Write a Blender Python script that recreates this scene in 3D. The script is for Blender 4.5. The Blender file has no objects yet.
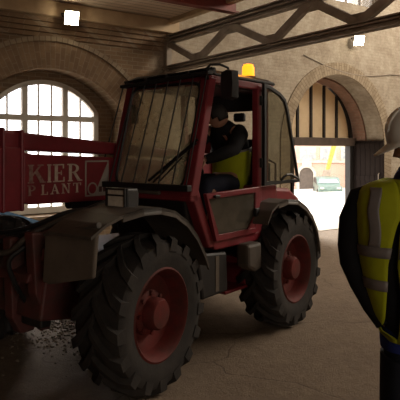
import bpy, bmesh, math, random
from mathutils import Vector, Matrix
random.seed(7)
S = bpy.context.scene
COL = S.collection
PI = math.pi
R = math.radians

# ---------------------------------------------------------------- camera
cam_d = bpy.data.cameras.new('camera')
cam = bpy.data.objects.new('camera', cam_d)
COL.objects.link(cam)
cam.location = (0, 0, 1.77)
cam.rotation_euler = (R(90), 0, 0)
cam_d.sensor_width = 36
cam_d.lens = 560 / 400 * 36
cam_d.shift_y = -50 / 400
cam_d.clip_end = 300
S.camera = cam
# ---------------------------------------------------------------- world, sun, big lights, exposure
W = bpy.data.worlds.new('overcast_sky')
S.world = W
W.use_nodes = True
wn = W.node_tree.nodes
wn['Background'].inputs[0].default_value = (1.0, 0.97, 0.93, 1)
wn['Background'].inputs[1].default_value = 5.4
S.view_settings.view_transform = 'Standard'
S.view_settings.look = 'None'
S.view_settings.gamma = 1
S.view_settings.use_curve_mapping = False
S.view_settings.exposure = 0.15

def area(name, loc, aim, sx, sy, power, col):
    d = bpy.data.lights.new(name, 'AREA')
    d.shape = 'RECTANGLE'
    d.size, d.size_y, d.energy, d.color = sx, sy, power, col
    o = bpy.data.objects.new(name, d)
    COL.objects.link(o)
    o.location = loc
    o.rotation_euler = (Vector(aim) - Vector(loc)).to_track_quat('-Z', 'Y').to_euler()
    return o

WALL = Matrix.Translation((3.5, 14, 0)) @ Matrix.Rotation(math.atan2(.581, .814), 4, 'Z')   # x along the brick wall, y outwards

def wl(x, y, z):
    return tuple(WALL @ Vector((x, y, z)))

sun_d = bpy.data.lights.new('sun', 'SUN')
sun_d.energy = 9.0
sun_d.angle = R(12)
sun_d.color = (1, .93, .82)
sun = bpy.data.objects.new('sun', sun_d)
COL.objects.link(sun)
sun.rotation_euler = (-Vector(WALL.to_3x3() @ Vector((.42, .75, .42)))).to_track_quat('-Z', 'Y').to_euler()

area('overhead_fill', wl(2.5, -3.6, 7.1), wl(.6, -1.8, .6), 6.5, 3.0, 470, (1, .88, .72))  # added lamp in place of skylights; the roof slab has no openings
area('overhead_fill', wl(2.2, -8.6, 7.2), wl(-8.2, -5.2, .6), 6.0, 3.5, 880, (1, .87, .70))  # added fill from behind right, hung under the closed roof
area('rear_fill', wl(-10.5, -18.8, 2.6), wl(-8.0, -4.5, .8), 6.0, 4.0, 270, (1, .9, .76))  # added fill before the solid front wall; no bay is built there

# ---------------------------------------------------------------- materials
class NT:
    def __init__(s, name):
        s.m = bpy.data.materials.new(name)
        s.m.use_nodes = True
        s.t = s.m.node_tree
        s.b = s.t.nodes['Principled BSDF']
        s.out = s.t.nodes['Material Output']
    def n(s, typ, **kw):
        nd = s.t.nodes.new(typ)
        for k, v in kw.items():
            setattr(nd, k, v)
        return nd
    def l(s, a, b):
        s.t.links.new(a, b)
    def math(s, op, a, b=None):
        nd = s.n('ShaderNodeMath', operation=op)
        for i, v in enumerate((a, b)):
            if v is None: continue
            if isinstance(v, (int, float)): nd.inputs[i].default_value = v
            else: s.l(v, nd.inputs[i])
        return nd.outputs[0]
    def noise(s, vec, scale, detail=5, rough=.6):
        nd = s.n('ShaderNodeTexNoise')
        nd.inputs['Scale'].default_value = scale
        nd.inputs['Detail'].default_value = detail
        nd.inputs['Roughness'].default_value = rough
        if vec is not None: s.l(vec, nd.inputs['Vector'])
        return nd.outputs['Fac']
    def ramp(s, fac, p0, p1, c0=(0, 0, 0, 1), c1=(1, 1, 1, 1)):
        nd = s.n('ShaderNodeValToRGB')
        e = nd.color_ramp.elements
        e[0].position, e[1].position = p0, p1
        e[0].color, e[1].color = c0, c1
        s.l(fac, nd.inputs[0])
        return nd.outputs[0]
    def mix(s, fac, a, b):
        nd = s.n('ShaderNodeMix', data_type='RGBA')
        for sock, v in ((nd.inputs[0], fac), (nd.inputs[6], a), (nd.inputs[7], b)):
            if isinstance(v, (int, float)): sock.default_value = v
            elif isinstance(v, tuple): sock.default_value = v if len(v) == 4 else (*v, 1)
            else: s.l(v, sock)
        return nd.outputs[2]
    def obj(s):
        return s.n('ShaderNodeTexCoord').outputs['Object']
    def bump(s, h, strength=.4, dist=.01):
        nd = s.n('ShaderNodeBump')
        nd.inputs['Strength'].default_value = strength
        nd.inputs['Distance'].default_value = dist
        s.l(h, nd.inputs['Height'])
        s.l(nd.outputs[0], s.b.inputs['Normal'])

def C4(c): return (*c, 1)

def plain(name, col, rough=.6, metal=0, col2=None, scale=6, amount=.5, spec=.5, bump=0, bscale=40):
    """a paint / cloth / metal with blotches of a second colour (dirt, wear)"""
    n = NT(name)
    o = n.obj()
    if col2 is None: col2 = tuple(c * .55 for c in col)
    f = n.ramp(n.noise(o, scale), .5 - .25 * amount, .5 + .35)
    n.l(n.mix(f, C4(col2), C4(col)), n.b.inputs['Base Color'])
    n.b.inputs['Roughness'].default_value = rough
    n.b.inputs['Metallic'].default_value = metal
    n.b.inputs['Specular IOR Level'].default_value = spec
    if bump: n.bump(n.noise(o, bscale), bump, .01)
    return n.m

def emit(name, col, strength):
    n = NT(name)
    n.b.inputs['Base Color'].default_value = C4(col)
    n.b.inputs['Emission Color'].default_value = C4(col)
    n.b.inputs['Emission Strength'].default_value = strength
    return n.m

def glass(name, tint, dust, dustcol, gloss=.08):
    n = NT(name)
    tr = n.n('ShaderNodeBsdfTransparent'); tr.inputs[0].default_value = C4(tint)
    gl = n.n('ShaderNodeBsdfGlossy'); gl.inputs['Roughness'].default_value = .05
    di = n.n('ShaderNodeBsdfDiffuse'); di.inputs[0].default_value = C4(dustcol)
    tl = n.n('ShaderNodeBsdfTranslucent'); tl.inputs[0].default_value = C4(dustcol)
    m0 = n.n('ShaderNodeMixShader'); n.l(di.outputs[0], m0.inputs[1]); n.l(tl.outputs[0], m0.inputs[2])
    m1 = n.n('ShaderNodeMixShader')
    f = n.ramp(n.noise(n.obj(), 4), .2, .8, C4((dust * .6,) * 3), C4((dust * 1.4,) * 3))
    n.l(f, m1.inputs[0]); n.l(tr.outputs[0], m1.inputs[1]); n.l(m0.outputs[0], m1.inputs[2])
    m2 = n.n('ShaderNodeMixShader'); m2.inputs[0].default_value = gloss
    n.l(m1.outputs[0], m2.inputs[1]); n.l(gl.outputs[0], m2.inputs[2])
    n.l(m2.outputs[0], n.out.inputs[0])
    return n.m

def brick_wall(name):
    """bare brown brick to the left, worn whitewashed brick to the right of the truss"""
    n = NT(name)
    tc = n.n('ShaderNodeTexCoord')
    sx = n.n('ShaderNodeSeparateXYZ'); n.l(tc.outputs['Object'], sx.inputs[0])
    nx = n.n('ShaderNodeSeparateXYZ'); n.l(tc.outputs['Normal'], nx.inputs[0])
    side = n.math('GREATER_THAN', n.math('ABSOLUTE', nx.outputs[1]), .5)
    u = n.math('ADD', n.math('MULTIPLY', sx.outputs[0], side),
               n.math('MULTIPLY', sx.outputs[1], n.math('SUBTRACT', 1, side)))
    cb = n.n('ShaderNodeCombineXYZ'); n.l(u, cb.inputs[0]); n.l(sx.outputs[2], cb.inputs[1])
    def bricks(c1, c2, mo):
        b = n.n('ShaderNodeTexBrick')
        n.l(cb.outputs[0], b.inputs['Vector'])
        for k, v in (('Color1', c1), ('Color2', c2), ('Mortar', mo)): b.inputs[k].default_value = C4(v)
        for k, v in (('Scale', 1), ('Mortar Size', .008), ('Brick Width', .23), ('Row Height', .075), ('Bias', -.1)): b.inputs[k].default_value = v
        return b
    raw = bricks((.29, .195, .115), (.19, .125, .078), (.33, .26, .18))
    wash = bricks((.40, .345, .27), (.365, .31, .24), (.34, .285, .215))
    o = tc.outputs['Object']
    soot = n.ramp(n.noise(o, 1.1, 6), .3, .7)
    rawc = n.mix(soot, n.mix(.45, raw.outputs[0], C4((.09, .06, .04))), raw.outputs[0])
    peel = n.ramp(n.noise(o, 2.0, 9, .8), .38, .56)
    washc = n.mix(peel, n.mix(.6, wash.outputs[0], C4((.21, .155, .11))), wash.outputs[0])
    fine = n.ramp(n.noise(o, 9, 7, .8), .35, .6)
    pale = n.ramp(n.noise(o, 1.3, 9, .78), .47, .62)
    washc = n.mix(pale, washc, n.mix(.45, washc, C4((.58, .51, .41))))
    washc = n.mix(fine, n.mix(.45, washc, C4((.2, .155, .11))), washc)
    edge = n.math('ADD', sx.outputs[0], n.math('MULTIPLY', n.math('SUBTRACT', n.noise(o, .9), .5), 1.2))
    f = n.ramp(n.math('MULTIPLY', n.math('ADD', edge, 6.2), .6), .35, .75)
    n.l(n.mix(f, rawc, washc), n.b.inputs['Base Color'])
    n.b.inputs['Roughness'].default_value = .93
    n.b.inputs['Specular IOR Level'].default_value = .2
    n.bump(n.math('ADD', raw.outputs['Fac'], n.math('MULTIPLY', n.noise(o, 25), -.8)), .5, -.012)
    return n.m

def ring_brick(name, c1, c2, mo, w=.085):
    """voussoirs: the brick pattern runs round the arch, centre at the object's origin"""
    n = NT(name)
    tc = n.n('ShaderNodeTexCoord')
    sx = n.n('ShaderNodeSeparateXYZ'); n.l(tc.outputs['Object'], sx.inputs[0])
    ang = n.math('ARCTAN2', sx.outputs[2], sx.outputs[0])
    rad = n.math('SQRT', n.math('ADD', n.math('POWER', sx.outputs[0], 2), n.math('POWER', sx.outputs[2], 2)))
    cb = n.n('ShaderNodeCombineXYZ')
    n.l(n.math('ADD', rad, sx.outputs[1]), cb.inputs[0]); n.l(n.math('MULTIPLY', ang, 1.75), cb.inputs[1])
    b = n.n('ShaderNodeTexBrick')
    n.l(cb.outputs[0], b.inputs['Vector'])
    for k, v in (('Color1', c1), ('Color2', c2), ('Mortar', mo)): b.inputs[k].default_value = C4(v)
    for k, v in (('Scale', 1), ('Mortar Size', .007), ('Brick Width', .23), ('Row Height', w)): b.inputs[k].default_value = v
    f = n.ramp(n.noise(tc.outputs['Object'], 5, 6, .7), .3, .65)
    n.l(n.mix(f, n.mix(.5, b.outputs[0], C4((.12, .08, .05))), b.outputs[0]), n.b.inputs['Base Color'])
    n.b.inputs['Roughness'].default_value = .93
    n.b.inputs['Specular IOR Level'].default_value = .2
    n.bump(b.outputs['Fac'], .4, -.01)
    return n.m

def planks(name, c1, c2, width, axis=1, rough=.7, bump=.5):
    n = NT(name)
    o = n.obj()
    sx = n.n('ShaderNodeSeparateXYZ'); n.l(o, sx.inputs[0])
    q = n.math('DIVIDE', sx.outputs[axis], width)
    fr = n.math('FRACT', q)
    gap = n.math('MULTIPLY', n.math('GREATER_THAN', fr, .06), n.math('LESS_THAN', fr, .94))
    wn_ = n.n('ShaderNodeTexWhiteNoise', noise_dimensions='1D'); n.l(n.math('FLOOR', q), wn_.inputs['W'])
    base = n.mix(wn_.outputs[0], C4(c1), C4(c2))
    mp = n.n('ShaderNodeMapping')
    sc = [2, 2, 2]; sc[axis] = 30
    mp.inputs['Scale'].default_value = sc
    n.l(o, mp.inputs[0])
    g = n.ramp(n.noise(mp.outputs[0], 1.5), .2, .8)
    base = n.mix(g, n.mix(.35, base, C4(tuple(c * .5 for c in c1))), base)
    n.l(n.mix(gap, C4(tuple(c * .3 for c in c1)), base), n.b.inputs['Base Color'])
    n.b.inputs['Roughness'].default_value = rough
    n.bump(gap, bump, .01)
    return n.m

def dirt_floor(name):
    n = NT(name)
    o = n.obj()
    a = n.ramp(n.noise(o, .55, 6), .3, .7)
    b = n.ramp(n.noise(o, 7, 8, .72), .3, .7)
    g = n.ramp(n.noise(o, 60, 3, .6), .35, .65)
    base = n.mix(a, C4((.205, .15, .107)), C4((.285, .215, .155)))
    base = n.mix(b, n.mix(.45, base, C4((.085, .06, .042))), base)
    base = n.mix(g, n.mix(.3, base, C4((.09, .065, .045))), base)
    v = n.n('ShaderNodeTexVoronoi', feature='DISTANCE_TO_EDGE')
    v.inputs['Scale'].default_value = .55
    mpv = n.n('ShaderNodeVectorMath', operation='ADD')
    n.l(o, mpv.inputs[0])
    nz = n.n('ShaderNodeTexNoise'); nz.inputs['Scale'].default_value = 1.4; n.l(o, nz.inputs['Vector'])
    n.l(nz.outputs['Color'], mpv.inputs[1]); n.l(mpv.outputs[0], v.inputs['Vector'])
    crack = n.ramp(v.outputs['Distance'], .001, .009)
    base = n.mix(crack, n.mix(.4, base, C4((.05, .035, .025))), base)
    n.l(base, n.b.inputs['Base Color'])
    n.b.inputs['Roughness'].default_value = .9
    n.b.inputs['Specular IOR Level'].default_value = .25
    n.bump(n.math('ADD', n.math('ADD', n.noise(o, 9, 8, .75), n.math('MULTIPLY', n.noise(o, 70, 3), .35)), n.math('MULTIPLY', crack, .12)), .7, .03)
    return n.m

M = {}
M['brick'] = brick_wall('old_brick')
M['ring'] = ring_brick('arch_brick', (.36, .29, .205), (.29, .23, .16), (.2, .15, .1))
M['ring_brown'] = ring_brick('brown_arch_brick', (.28, .19, .115), (.215, .14, .088), (.3, .23, .16))
M['ring_pink'] = ring_brick('pink_arch_brick', (.34, .19, .14), (.27, .15, .11), (.3, .22, .16))
M['floor'] = dirt_floor('dirt_floor')
M['render'] = plain('plaster', (.3, .25, .19), .9, col2=(.2, .16, .12), scale=2)
M['boards'] = planks('ceiling_boards', (.62, .50, .38), (.70, .57, .44), .17, 1)
M['plate'] = plain('painted_timber', (.60, .46, .29), .8, col2=(.4, .29, .18), scale=3)
M['roofing'] = planks('roof_boards', (.2, .15, .1), (.25, .19, .13), .2, 0)
M['steel'] = plain('grey_brown_steel', (.36, .295, .235), .75, 0, col2=(.21, .17, .13), scale=5)
M['red_beam'] = plain('oxide_red_steel', (.30, .05, .032), .6, col2=(.13, .025, .018), scale=4)
M['white_paint'] = plain('white_window_paint', (.62, .58, .5), .6, col2=(.5, .45, .38), scale=5)
M['door'] = planks('dark_door_boards', (.022, .016, .014), (.027, .020, .017), .16, 1, 1.0)
M['dark_wood'] = plain('dark_frame_timber', (.02, .014, .011), .7)
M['beam_wood'] = plain('door_beam_timber', (.10, .066, .047), .7)
M['pane'] = glass('window_pane', (.96, .97, 1), .05, (.8, .8, .8), .04)
M['door'].node_tree.nodes['Principled BSDF'].inputs['Specular IOR Level'].default_value = .05
n_ = NT('cream_panel')
tl_ = n_.n('ShaderNodeBsdfTranslucent'); tl_.inputs[0].default_value = (.5, .36, .2, 1)
mx_ = n_.n('ShaderNodeMixShader'); mx_.inputs[0].default_value = .18
n_.l(n_.mix(n_.ramp(n_.noise(n_.obj(), 4), .3, .7), C4((.55, .43, .28)), C4((.66, .53, .36))), n_.b.inputs['Base Color'])
n_.b.inputs['Roughness'].default_value = .8
n_.l(n_.b.outputs[0], mx_.inputs[1]); n_.l(tl_.outputs[0], mx_.inputs[2]); n_.l(mx_.outputs[0], n_.out.inputs[0])
M['cream'] = n_.m
# vehicle
M['red'] = plain('dull_red_paint', (.27, .022, .034), .42, col2=(.16, .018, .024), scale=5, amount=.6)
M['red_dirty'] = plain('dirty_red_paint', (.15, .022, .022), .6, col2=(.055, .03, .024), scale=7, amount=.9)
M['rim_red'] = plain('rim_red_paint', (.15, .017, .015), .7, spec=.2, col2=(.06, .018, .014), scale=8, amount=.8)
M['tyre'] = plain('dusty_rubber', (.040, .032, .027), .85, col2=(.018, .015, .014), scale=9, amount=.8, spec=.3, bump=.2)
M['fender'] = plain('dusty_black_plastic', (.11, .085, .066), .6, col2=(.055, .043, .035), scale=5, amount=.7)
M['plate_grey'] = plain('worn_grey_plate', (.17, .135, .105), .6, .0, col2=(.10, .078, .06), scale=6, amount=.8)
M['black'] = plain('black_paint', (.016, .014, .014), .5)
M['black_iron'] = plain('black_iron', (.012, .010, .010), .6, 0)
M['blackplastic'] = plain('black_plastic', (.03, .027, .028), .5)
M['chrome'] = plain('cylinder_rod', (.5, .48, .45), .25, .9)
M['cabglass'] = glass('cab_glass', (.84, .83, .76), .31, (.70, .62, .44), .05)
M['doorglass'] = glass('door_glass', (.72, .72, .66), .15, (.36, .33, .26), .05)
M['lowglass'] = glass('lower_door_glass', (.35, .34, .3), .5, (.24, .21, .17), .05)  # raised diffuse share stands in for reflection on this pane
M['letter'] = plain('worn_cream_lettering', (.66, .58, .48), .6, col2=(.38, .27, .22), scale=16, amount=.6)
M['letter_worn'] = plain('rubbed_lettering', (.42, .34, .28), .6, col2=(.17, .03, .03), scale=22, amount=1)
M['logo_grey'] = plain('logo_pale_grey', (.42, .38, .34), .6, col2=(.3, .25, .22))
M['lamp_lens'] = plain('headlamp_glass', (.85, .78, .66), .15, col2=(.5, .44, .35), scale=18)
M['amber'] = emit('amber_beacon', (1, .30, .012), 2.1)
M['amber_core'] = emit('amber_bulb', (1, .62, .10), 14.0)
M['seat'] = plain('seat_vinyl', (.03, .028, .032), .6)
# cloth and people
M['hivis'] = plain('hi_vis_yellow', (.42, .45, .012), .75, col2=(.32, .34, .01), scale=5, amount=.6, spec=.2, bump=.25, bscale=14)
M['tape'] = plain('reflective_tape', (.22, .19, .185), .5, col2=(.16, .14, .135), scale=12)
M['jacket'] = plain('black_jacket', (.012, .011, .013), .85, spec=.2, bump=.3, bscale=12)
M['navy'] = plain('navy_cloth', (.016, .018, .035), .85, spec=.2)
M['blue'] = plain('blue_shirt', (.025, .04, .22), .8, spec=.2)
M['jeans'] = plain('dark_jeans', (.02, .024, .038), .85, spec=.2, bump=.2, bscale=30)
M['skin'] = plain('skin', (.36, .19, .13), .55, col2=(.30, .15, .10), scale=6)
M['hair'] = plain('dark_hair', (.018, .012, .009), .7)
M['eye'] = plain('eye', (.5, .48, .45), .3, col2=(.4, .38, .35))
M['helmet'] = plain('white_helmet_plastic', (.84, .81, .76), .45, col2=(.72, .69, .63), scale=6)
M['boot'] = plain('boot_leather', (.06, .04, .025), .6)
# outside
M['concrete'] = plain('pale_concrete', (.52, .49, .44), .9, col2=(.42, .38, .33), scale=.6)
M['facade'] = NT('far_brick').m
n_ = NT('pink_far_brick')
b_ = n_.n('ShaderNodeTexBrick')
cb_ = n_.n('ShaderNodeCombineXYZ'); sx_ = n_.n('ShaderNodeSeparateXYZ'); n_.l(n_.obj(), sx_.inputs[0])
n_.l(sx_.outputs[0], cb_.inputs[0]); n_.l(sx_.outputs[2], cb_.inputs[1]); n_.l(cb_.outputs[0], b_.inputs['Vector'])
for k, v in (('Color1', (.50, .27, .2)), ('Color2', (.42, .22, .16)), ('Mortar', (.55, .42, .34))): b_.inputs[k].default_value = C4(v)
for k, v in (('Scale', 1), ('Mortar Size', .012), ('Brick Width', .23), ('Row Height', .075)): b_.inputs[k].default_value = v
n_.l(b_.outputs[0], n_.b.inputs['Base Color'])
M['facade'] = n_.m
M['stone'] = plain('pale_stone', (.66, .6, .52), .8)
M['far_glass'] = plain('far_window', (.45, .48, .5), .2)
M['shade_door'] = plain('dark_wood_door', (.12, .09, .07), .7)
M['green'] = plain('green_car_paint', (.13, .2, .17), .35)
M['yellow'] = plain('yellow_machine_paint', (.62, .40, .06), .5)
M['gravel'] = plain('gravel', (.36, .29, .21), .95, col2=(.12, .09, .065), scale=9, amount=.8)
M['bluebin'] = plain('blue_painted_steel', (.045, .072, .10), .9, spec=.0, col2=(.035, .055, .078), scale=4)
M['lamp'] = emit('flood_lamp', (1, .86, .6), 30)

# ---------------------------------------------------------------- mesh helpers
class MB:
    def __init__(s): s.bm = bmesh.new()
    def poly(s, vs, faces):
        v = [s.bm.verts.new(p) for p in vs]
        for f in faces:
            try: s.bm.faces.new([v[i] for i in f])
            except ValueError: pass
        return s
    def box(s, x0, x1, y0, y1, z0, z1, rot=None):
        vs = [(x, y, z) for z in (z0, z1) for y in (y0, y1) for x in (x0, x1)]
        if rot is not None: vs = [rot @ Vector(p) for p in vs]
        return s.poly(vs, [(0, 2, 3, 1), (4, 5, 7, 6), (0, 1, 5, 4), (2, 6, 7, 3), (0, 4, 6, 2), (1, 3, 7, 5)])
    def prism(s, pts, axis, lo, hi):
        """polygon in the two other axes, extruded along axis"""
        def mk(p, t):
            q = [p[0], p[1]]; q.insert(axis, t); return q
        n = len(pts)
        vs = [mk(p, lo) for p in pts] + [mk(p, hi) for p in pts]
        return s.poly(vs, [tuple(range(n))[::-1], tuple(range(n, 2 * n))] + [(i, (i + 1) % n, n + (i + 1) % n, n + i) for i in range(n)])
    def strip(s, inner, outer, axis, lo, hi):
        """band between two polylines of equal length, extruded along axis"""
        for i in range(len(inner) - 1):
            s.prism([inner[i], outer[i], outer[i + 1], inner[i + 1]], axis, lo, hi)
        bmesh.ops.remove_doubles(s.bm, verts=s.bm.verts, dist=1e-5)
        kill = [f for f in s.bm.faces if 0]
        seen = {}
        for f in s.bm.faces:
            k = tuple(sorted(v.index for v in f.verts))
        return s
    def bar(s, p, q, w, h, up=(0, 0, 1)):
        p, q = Vector(p), Vector(q)
        d = (q - p).normalized(); a = d.cross(Vector(up))
        if a.length < 1e-4: a = d.cross(Vector((1, 0, 0)))
        a.normalize(); b = a.cross(d)
        vs = [e + a * (i * w / 2) + b * (j * h / 2) for e in (p, q) for i, j in ((-1, -1), (1, -1), (1, 1), (-1, 1))]
        return s.poly(vs, [(3, 2, 1, 0), (4, 5, 6, 7), (0, 1, 5, 4), (1, 2, 6, 5), (2, 3, 7, 6), (3, 0, 4, 7)])
    def tube(s, pts, r, n=10, closed=False, caps=True):
        pts = [Vector(p) for p in pts]
        m = len(pts)
        rr = r if isinstance(r, (list, tuple)) else [r] * m
        rings = []
        a = None
        for i, p in enumerate(pts):
            d = (pts[(i + 1) % m] - pts[i - 1]) if closed else (pts[min(i + 1, m - 1)] - pts[max(i - 1, 0)])
            d.normalize()
            if a is None:
                a = d.cross(Vector((0, 0, 1)))
                if a.length < 1e-3: a = d.cross(Vector((1, 0, 0)))
            else:
                a = a - d * a.dot(d)
            a.normalize(); b = d.cross(a)
            rings.append([s.bm.verts.new(p + (a * math.cos(t) + b * math.sin(t)) * rr[i]) for t in [2 * PI * k / n for k in range(n)]])
        for i in range(m if closed else m - 1):
            A, B = rings[i], rings[(i + 1) % m]
            for k in range(n): s.bm.faces.new((A[k], A[(k + 1) % n], B[(k + 1) % n], B[k]))
        if caps and not closed:
            s.bm.faces.new(rings[0][::-1]); s.bm.faces.new(rings[-1])
        return s
    def lathe(s, prof, axis=2, c=(0, 0, 0), n=32):
        """prof: (radius, height along axis)"""
        rings = []
        for r, h in prof:
            ring = []
            for k in range(n):
                t = 2 * PI * k / n
                q = [r * math.cos(t), r * math.sin(t)]; q.insert(axis, h)
                ring.append(s.bm.verts.new(Vector(q) + Vector(c)))
            rings.append(ring)
        for A, B in zip(rings, rings[1:]):
            for k in range(n): s.bm.faces.new((A[k], A[(k + 1) % n], B[(k + 1) % n], B[k]))
        if prof[0][0] > 1e-6: s.bm.faces.new(rings[0][::-1])
        if prof[-1][0] > 1e-6: s.bm.faces.new(rings[-1])
        bmesh.ops.remove_doubles(s.bm, verts=s.bm.verts, dist=1e-6)
        return s
    def loft(s, rings, closed=True, caps=True):
        """rings: lists of points"""
        rv = [[s.bm.verts.new(p) for p in r] for r in rings]
        n = len(rv[0])
        for A, B in zip(rv, rv[1:]):
            for k in range(n if closed else n - 1): s.bm.faces.new((A[k], A[(k + 1) % n], B[(k + 1) % n], B[k]))
        if caps and closed:
            s.bm.faces.new(rv[0][::-1]); s.bm.faces.new(rv[-1])
        return s
    def ball(s, c, r, n=12, m=8):
        rx, ry, rz = r if isinstance(r, tuple) else (r, r, r)
        g = bmesh.ops.create_uvsphere(s.bm, u_segments=n, v_segments=m, radius=1)
        for v in g['verts']: v.co = Vector((v.co.x * rx + c[0], v.co.y * ry + c[1], v.co.z * rz + c[2]))
        return s
    def build(s, name, mat, parent=None, smooth=False, bevel=0, seg=2, mw=None, thick=0, angle=40):
        bmesh.ops.recalc_face_normals(s.bm, faces=s.bm.faces)
        me = bpy.data.meshes.new(name)
        s.bm.to_mesh(me); s.bm.free()
        for m in (mat if isinstance(mat, list) else [mat]): me.materials.append(m)
        if smooth:
            for p in me.polygons: p.use_smooth = True
        o = bpy.data.objects.new(name, me)
        COL.objects.link(o)
        if smooth and angle < 180:
            me.set_sharp_from_angle(angle=R(angle))
        if parent is not None: o.parent = parent
        if mw is not None: o.matrix_world = mw
        if thick:
            md = o.modifiers.new('thickness', 'SOLIDIFY'); md.thickness = thick; md.offset = 0
        if bevel:
            md = o.modifiers.new('bevel', 'BEVEL'); md.width = bevel; md.segments = seg; md.limit_method = 'ANGLE'
        return o

def tag(o, label=None, cat=None, group=None, kind=None):
    if label: o['label'] = label
    if cat: o['category'] = cat
    if group: o['group'] = group
    if kind: o['kind'] = kind
    return o

def empty(name, mw, label=None, cat=None, group=None, kind=None):
    o = bpy.data.objects.new(name, None)
    o.empty_display_size = .2
    COL.objects.link(o)
    o.matrix_world = mw if isinstance(mw, Matrix) else Matrix.Translation(mw)
    return tag(o, label, cat, group, kind)

def struct(o): return tag(o, kind='structure')

def copy_tree(o, parent=None):
    c = o.copy(); COL.objects.link(c)
    if parent is not None: c.parent = parent
    for ch in list(o.children): copy_tree(ch, c)
    return c

def arc(cx, cy, r, a0, a1, n):
    return [(cx + r * math.cos(a0 + (a1 - a0) * i / n), cy + r * math.sin(a0 + (a1 - a0) * i / n)) for i in range(n + 1)]

def baked(o):
    """apply the modifiers of o to its mesh"""
    dg = bpy.context.evaluated_depsgraph_get()
    me = bpy.data.meshes.new_from_object(o.evaluated_get(dg))
    o.modifiers.clear()
    o.data = me
    return o

# ---------------------------------------------------------------- floor and ground
struct(MB().box(-14, 9.5, -19, .25, -.2, 0).build('floor', M['floor'], mw=WALL))
gm = MB()
for x0, x1, y0, y1, z0, z1 in ((-40, 60, .25, 2.2, 0, 0), (-40, 60, 2.2, 18, 0, -.9), (-40, 60, 18, 70, -.9, -.9)):
    gm.poly([(x0, y0, z0), (x1, y0, z0), (x1, y1, z1), (x0, y1, z1), (x0, y0, z0 - .5), (x1, y0, z0 - .5), (x1, y1, z1 - .5), (x0, y1, z1 - .5)],
            [(0, 1, 2, 3), (4, 7, 6, 5), (0, 4, 5, 1), (1, 5, 6, 2), (2, 6, 7, 3), (3, 7, 4, 0)])
struct(gm.build('ground', M['concrete'], mw=WALL))

# ---------------------------------------------------------------- the brick wall with its arch and its window
SPR = 1.90      # spring line of the doorway arch
RA = 1.75
WX = -7.42      # middle of the window
wall = MB().box(-14, 9.5, 0, 1.15, 0, 7.6).build('wall_back', M['brick'], mw=WALL)
def cut(pts, y0, y1):
    c = MB().prism(pts, 1, y0, y1).build('cutter', M['brick'], mw=WALL)
    b = wall.modifiers.new('cut', 'BOOLEAN'); b.operation = 'DIFFERENCE'; b.solver = 'EXACT'; b.object = c
    return c
def seg_arch(cx, hw, zs, rise, n=24):
    """flat-bottomed opening head: segment of a circle"""
    r = (hw * hw + rise * rise) / (2 * rise)
    a = math.asin(hw / r)
    return [(cx + r * math.sin(a - 2 * a * i / n), zs + rise - r + r * math.cos(a - 2 * a * i / n)) for i in range(n + 1)]
cutters = [cut([(-RA, -.5), (RA, -.5)] + arc(0, SPR, RA, 0, PI, 40), -1, 2),
           cut([(WX - 1.32, .63), (WX + 1.32, .63)] + seg_arch(WX, 1.32, 2.48, .70), -1, .42),
           cut([(WX - 1.02, .67), (WX + 1.02, .67)] + seg_arch(WX, 1.02, 2.46, .56), .3, 2),
           cut([(WX - 1.6, .2), (WX + 2.0, .2)] + seg_arch(WX + .2, 1.8, 2.7, .6), .56, 2),
           cut([(-.5, 5.5), (1.7, 5.5), (1.7, 6.9), (-.5, 6.9)], -1, 2)]
bpy.context.view_layer.update()
baked(wall)
for c in cutters: bpy.data.objects.remove(c)
struct(wall)
# rings of brick round the arches
a0 = MB().strip(arc(0, 0, RA, 0, PI, 48), arc(0, 0, RA + .30, 0, PI, 48), 1, -.025, .02)
a0.box(RA, RA + .30, -.025, .02, -SPR, 0).box(-RA - .30, -RA, -.025, .02, -SPR, 0)
struct(a0.build('trim_1', M['ring'], mw=WALL @ Matrix.Translation((0, 0, SPR))))
struct(MB().strip(arc(0, 0, RA - .05, 0, PI, 48), arc(0, 0, RA + .01, 0, PI, 48), 1, .55, 1.05).build('trim_2', M['ring_pink'], mw=WALL @ Matrix.Translation((0, 0, SPR))))
hw, rise = 1.32, .70
r_in = (hw * hw + rise * rise) / (2 * rise); aa = math.asin(hw / r_in)
struct(MB().strip(arc(0, 0, r_in, PI / 2 - aa, PI / 2 + aa, 40), arc(0, 0, r_in + .46, PI / 2 - aa, PI / 2 + aa, 40), 1, -.03, .02)
       .build('trim_3', M['ring_brown'], mw=WALL @ Matrix.Translation((WX, 0, 2.48 + rise - r_in))))
struct(MB().strip(arc(0, 0, r_in + .46, PI / 2 - aa * 1.05, PI / 2 + aa * 1.05, 40), arc(0, 0, r_in + .54, PI / 2 - aa * 1.05, PI / 2 + aa * 1.05, 40), 1, -.07, .02)
       .build('trim_4', M['ring'], mw=WALL @ Matrix.Translation((WX, 0, 2.48 + rise - r_in))))
# corbel courses and the timber plate under the ceiling
cm = MB()
for k in range(4): cm.box(-14, -5.0, -.04 - .045 * k, .02, 3.70 + .08 * k, 3.775 + .08 * k)
struct(cm.build('trim_5', M['ring_brown'], mw=WALL @ Matrix.Translation((-9, 0, 0)) @ Matrix.Translation((9, 0, 0))))
struct(MB().box(-14, -5.0, -.30, .02, 4.02, 4.27).build('trim_6', M['plate'], mw=WALL, bevel=.01))

struct(MB().box(-RA, RA, -.95, .24, 0, .012).build('trim_11', M['concrete'], mw=WALL))
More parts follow.
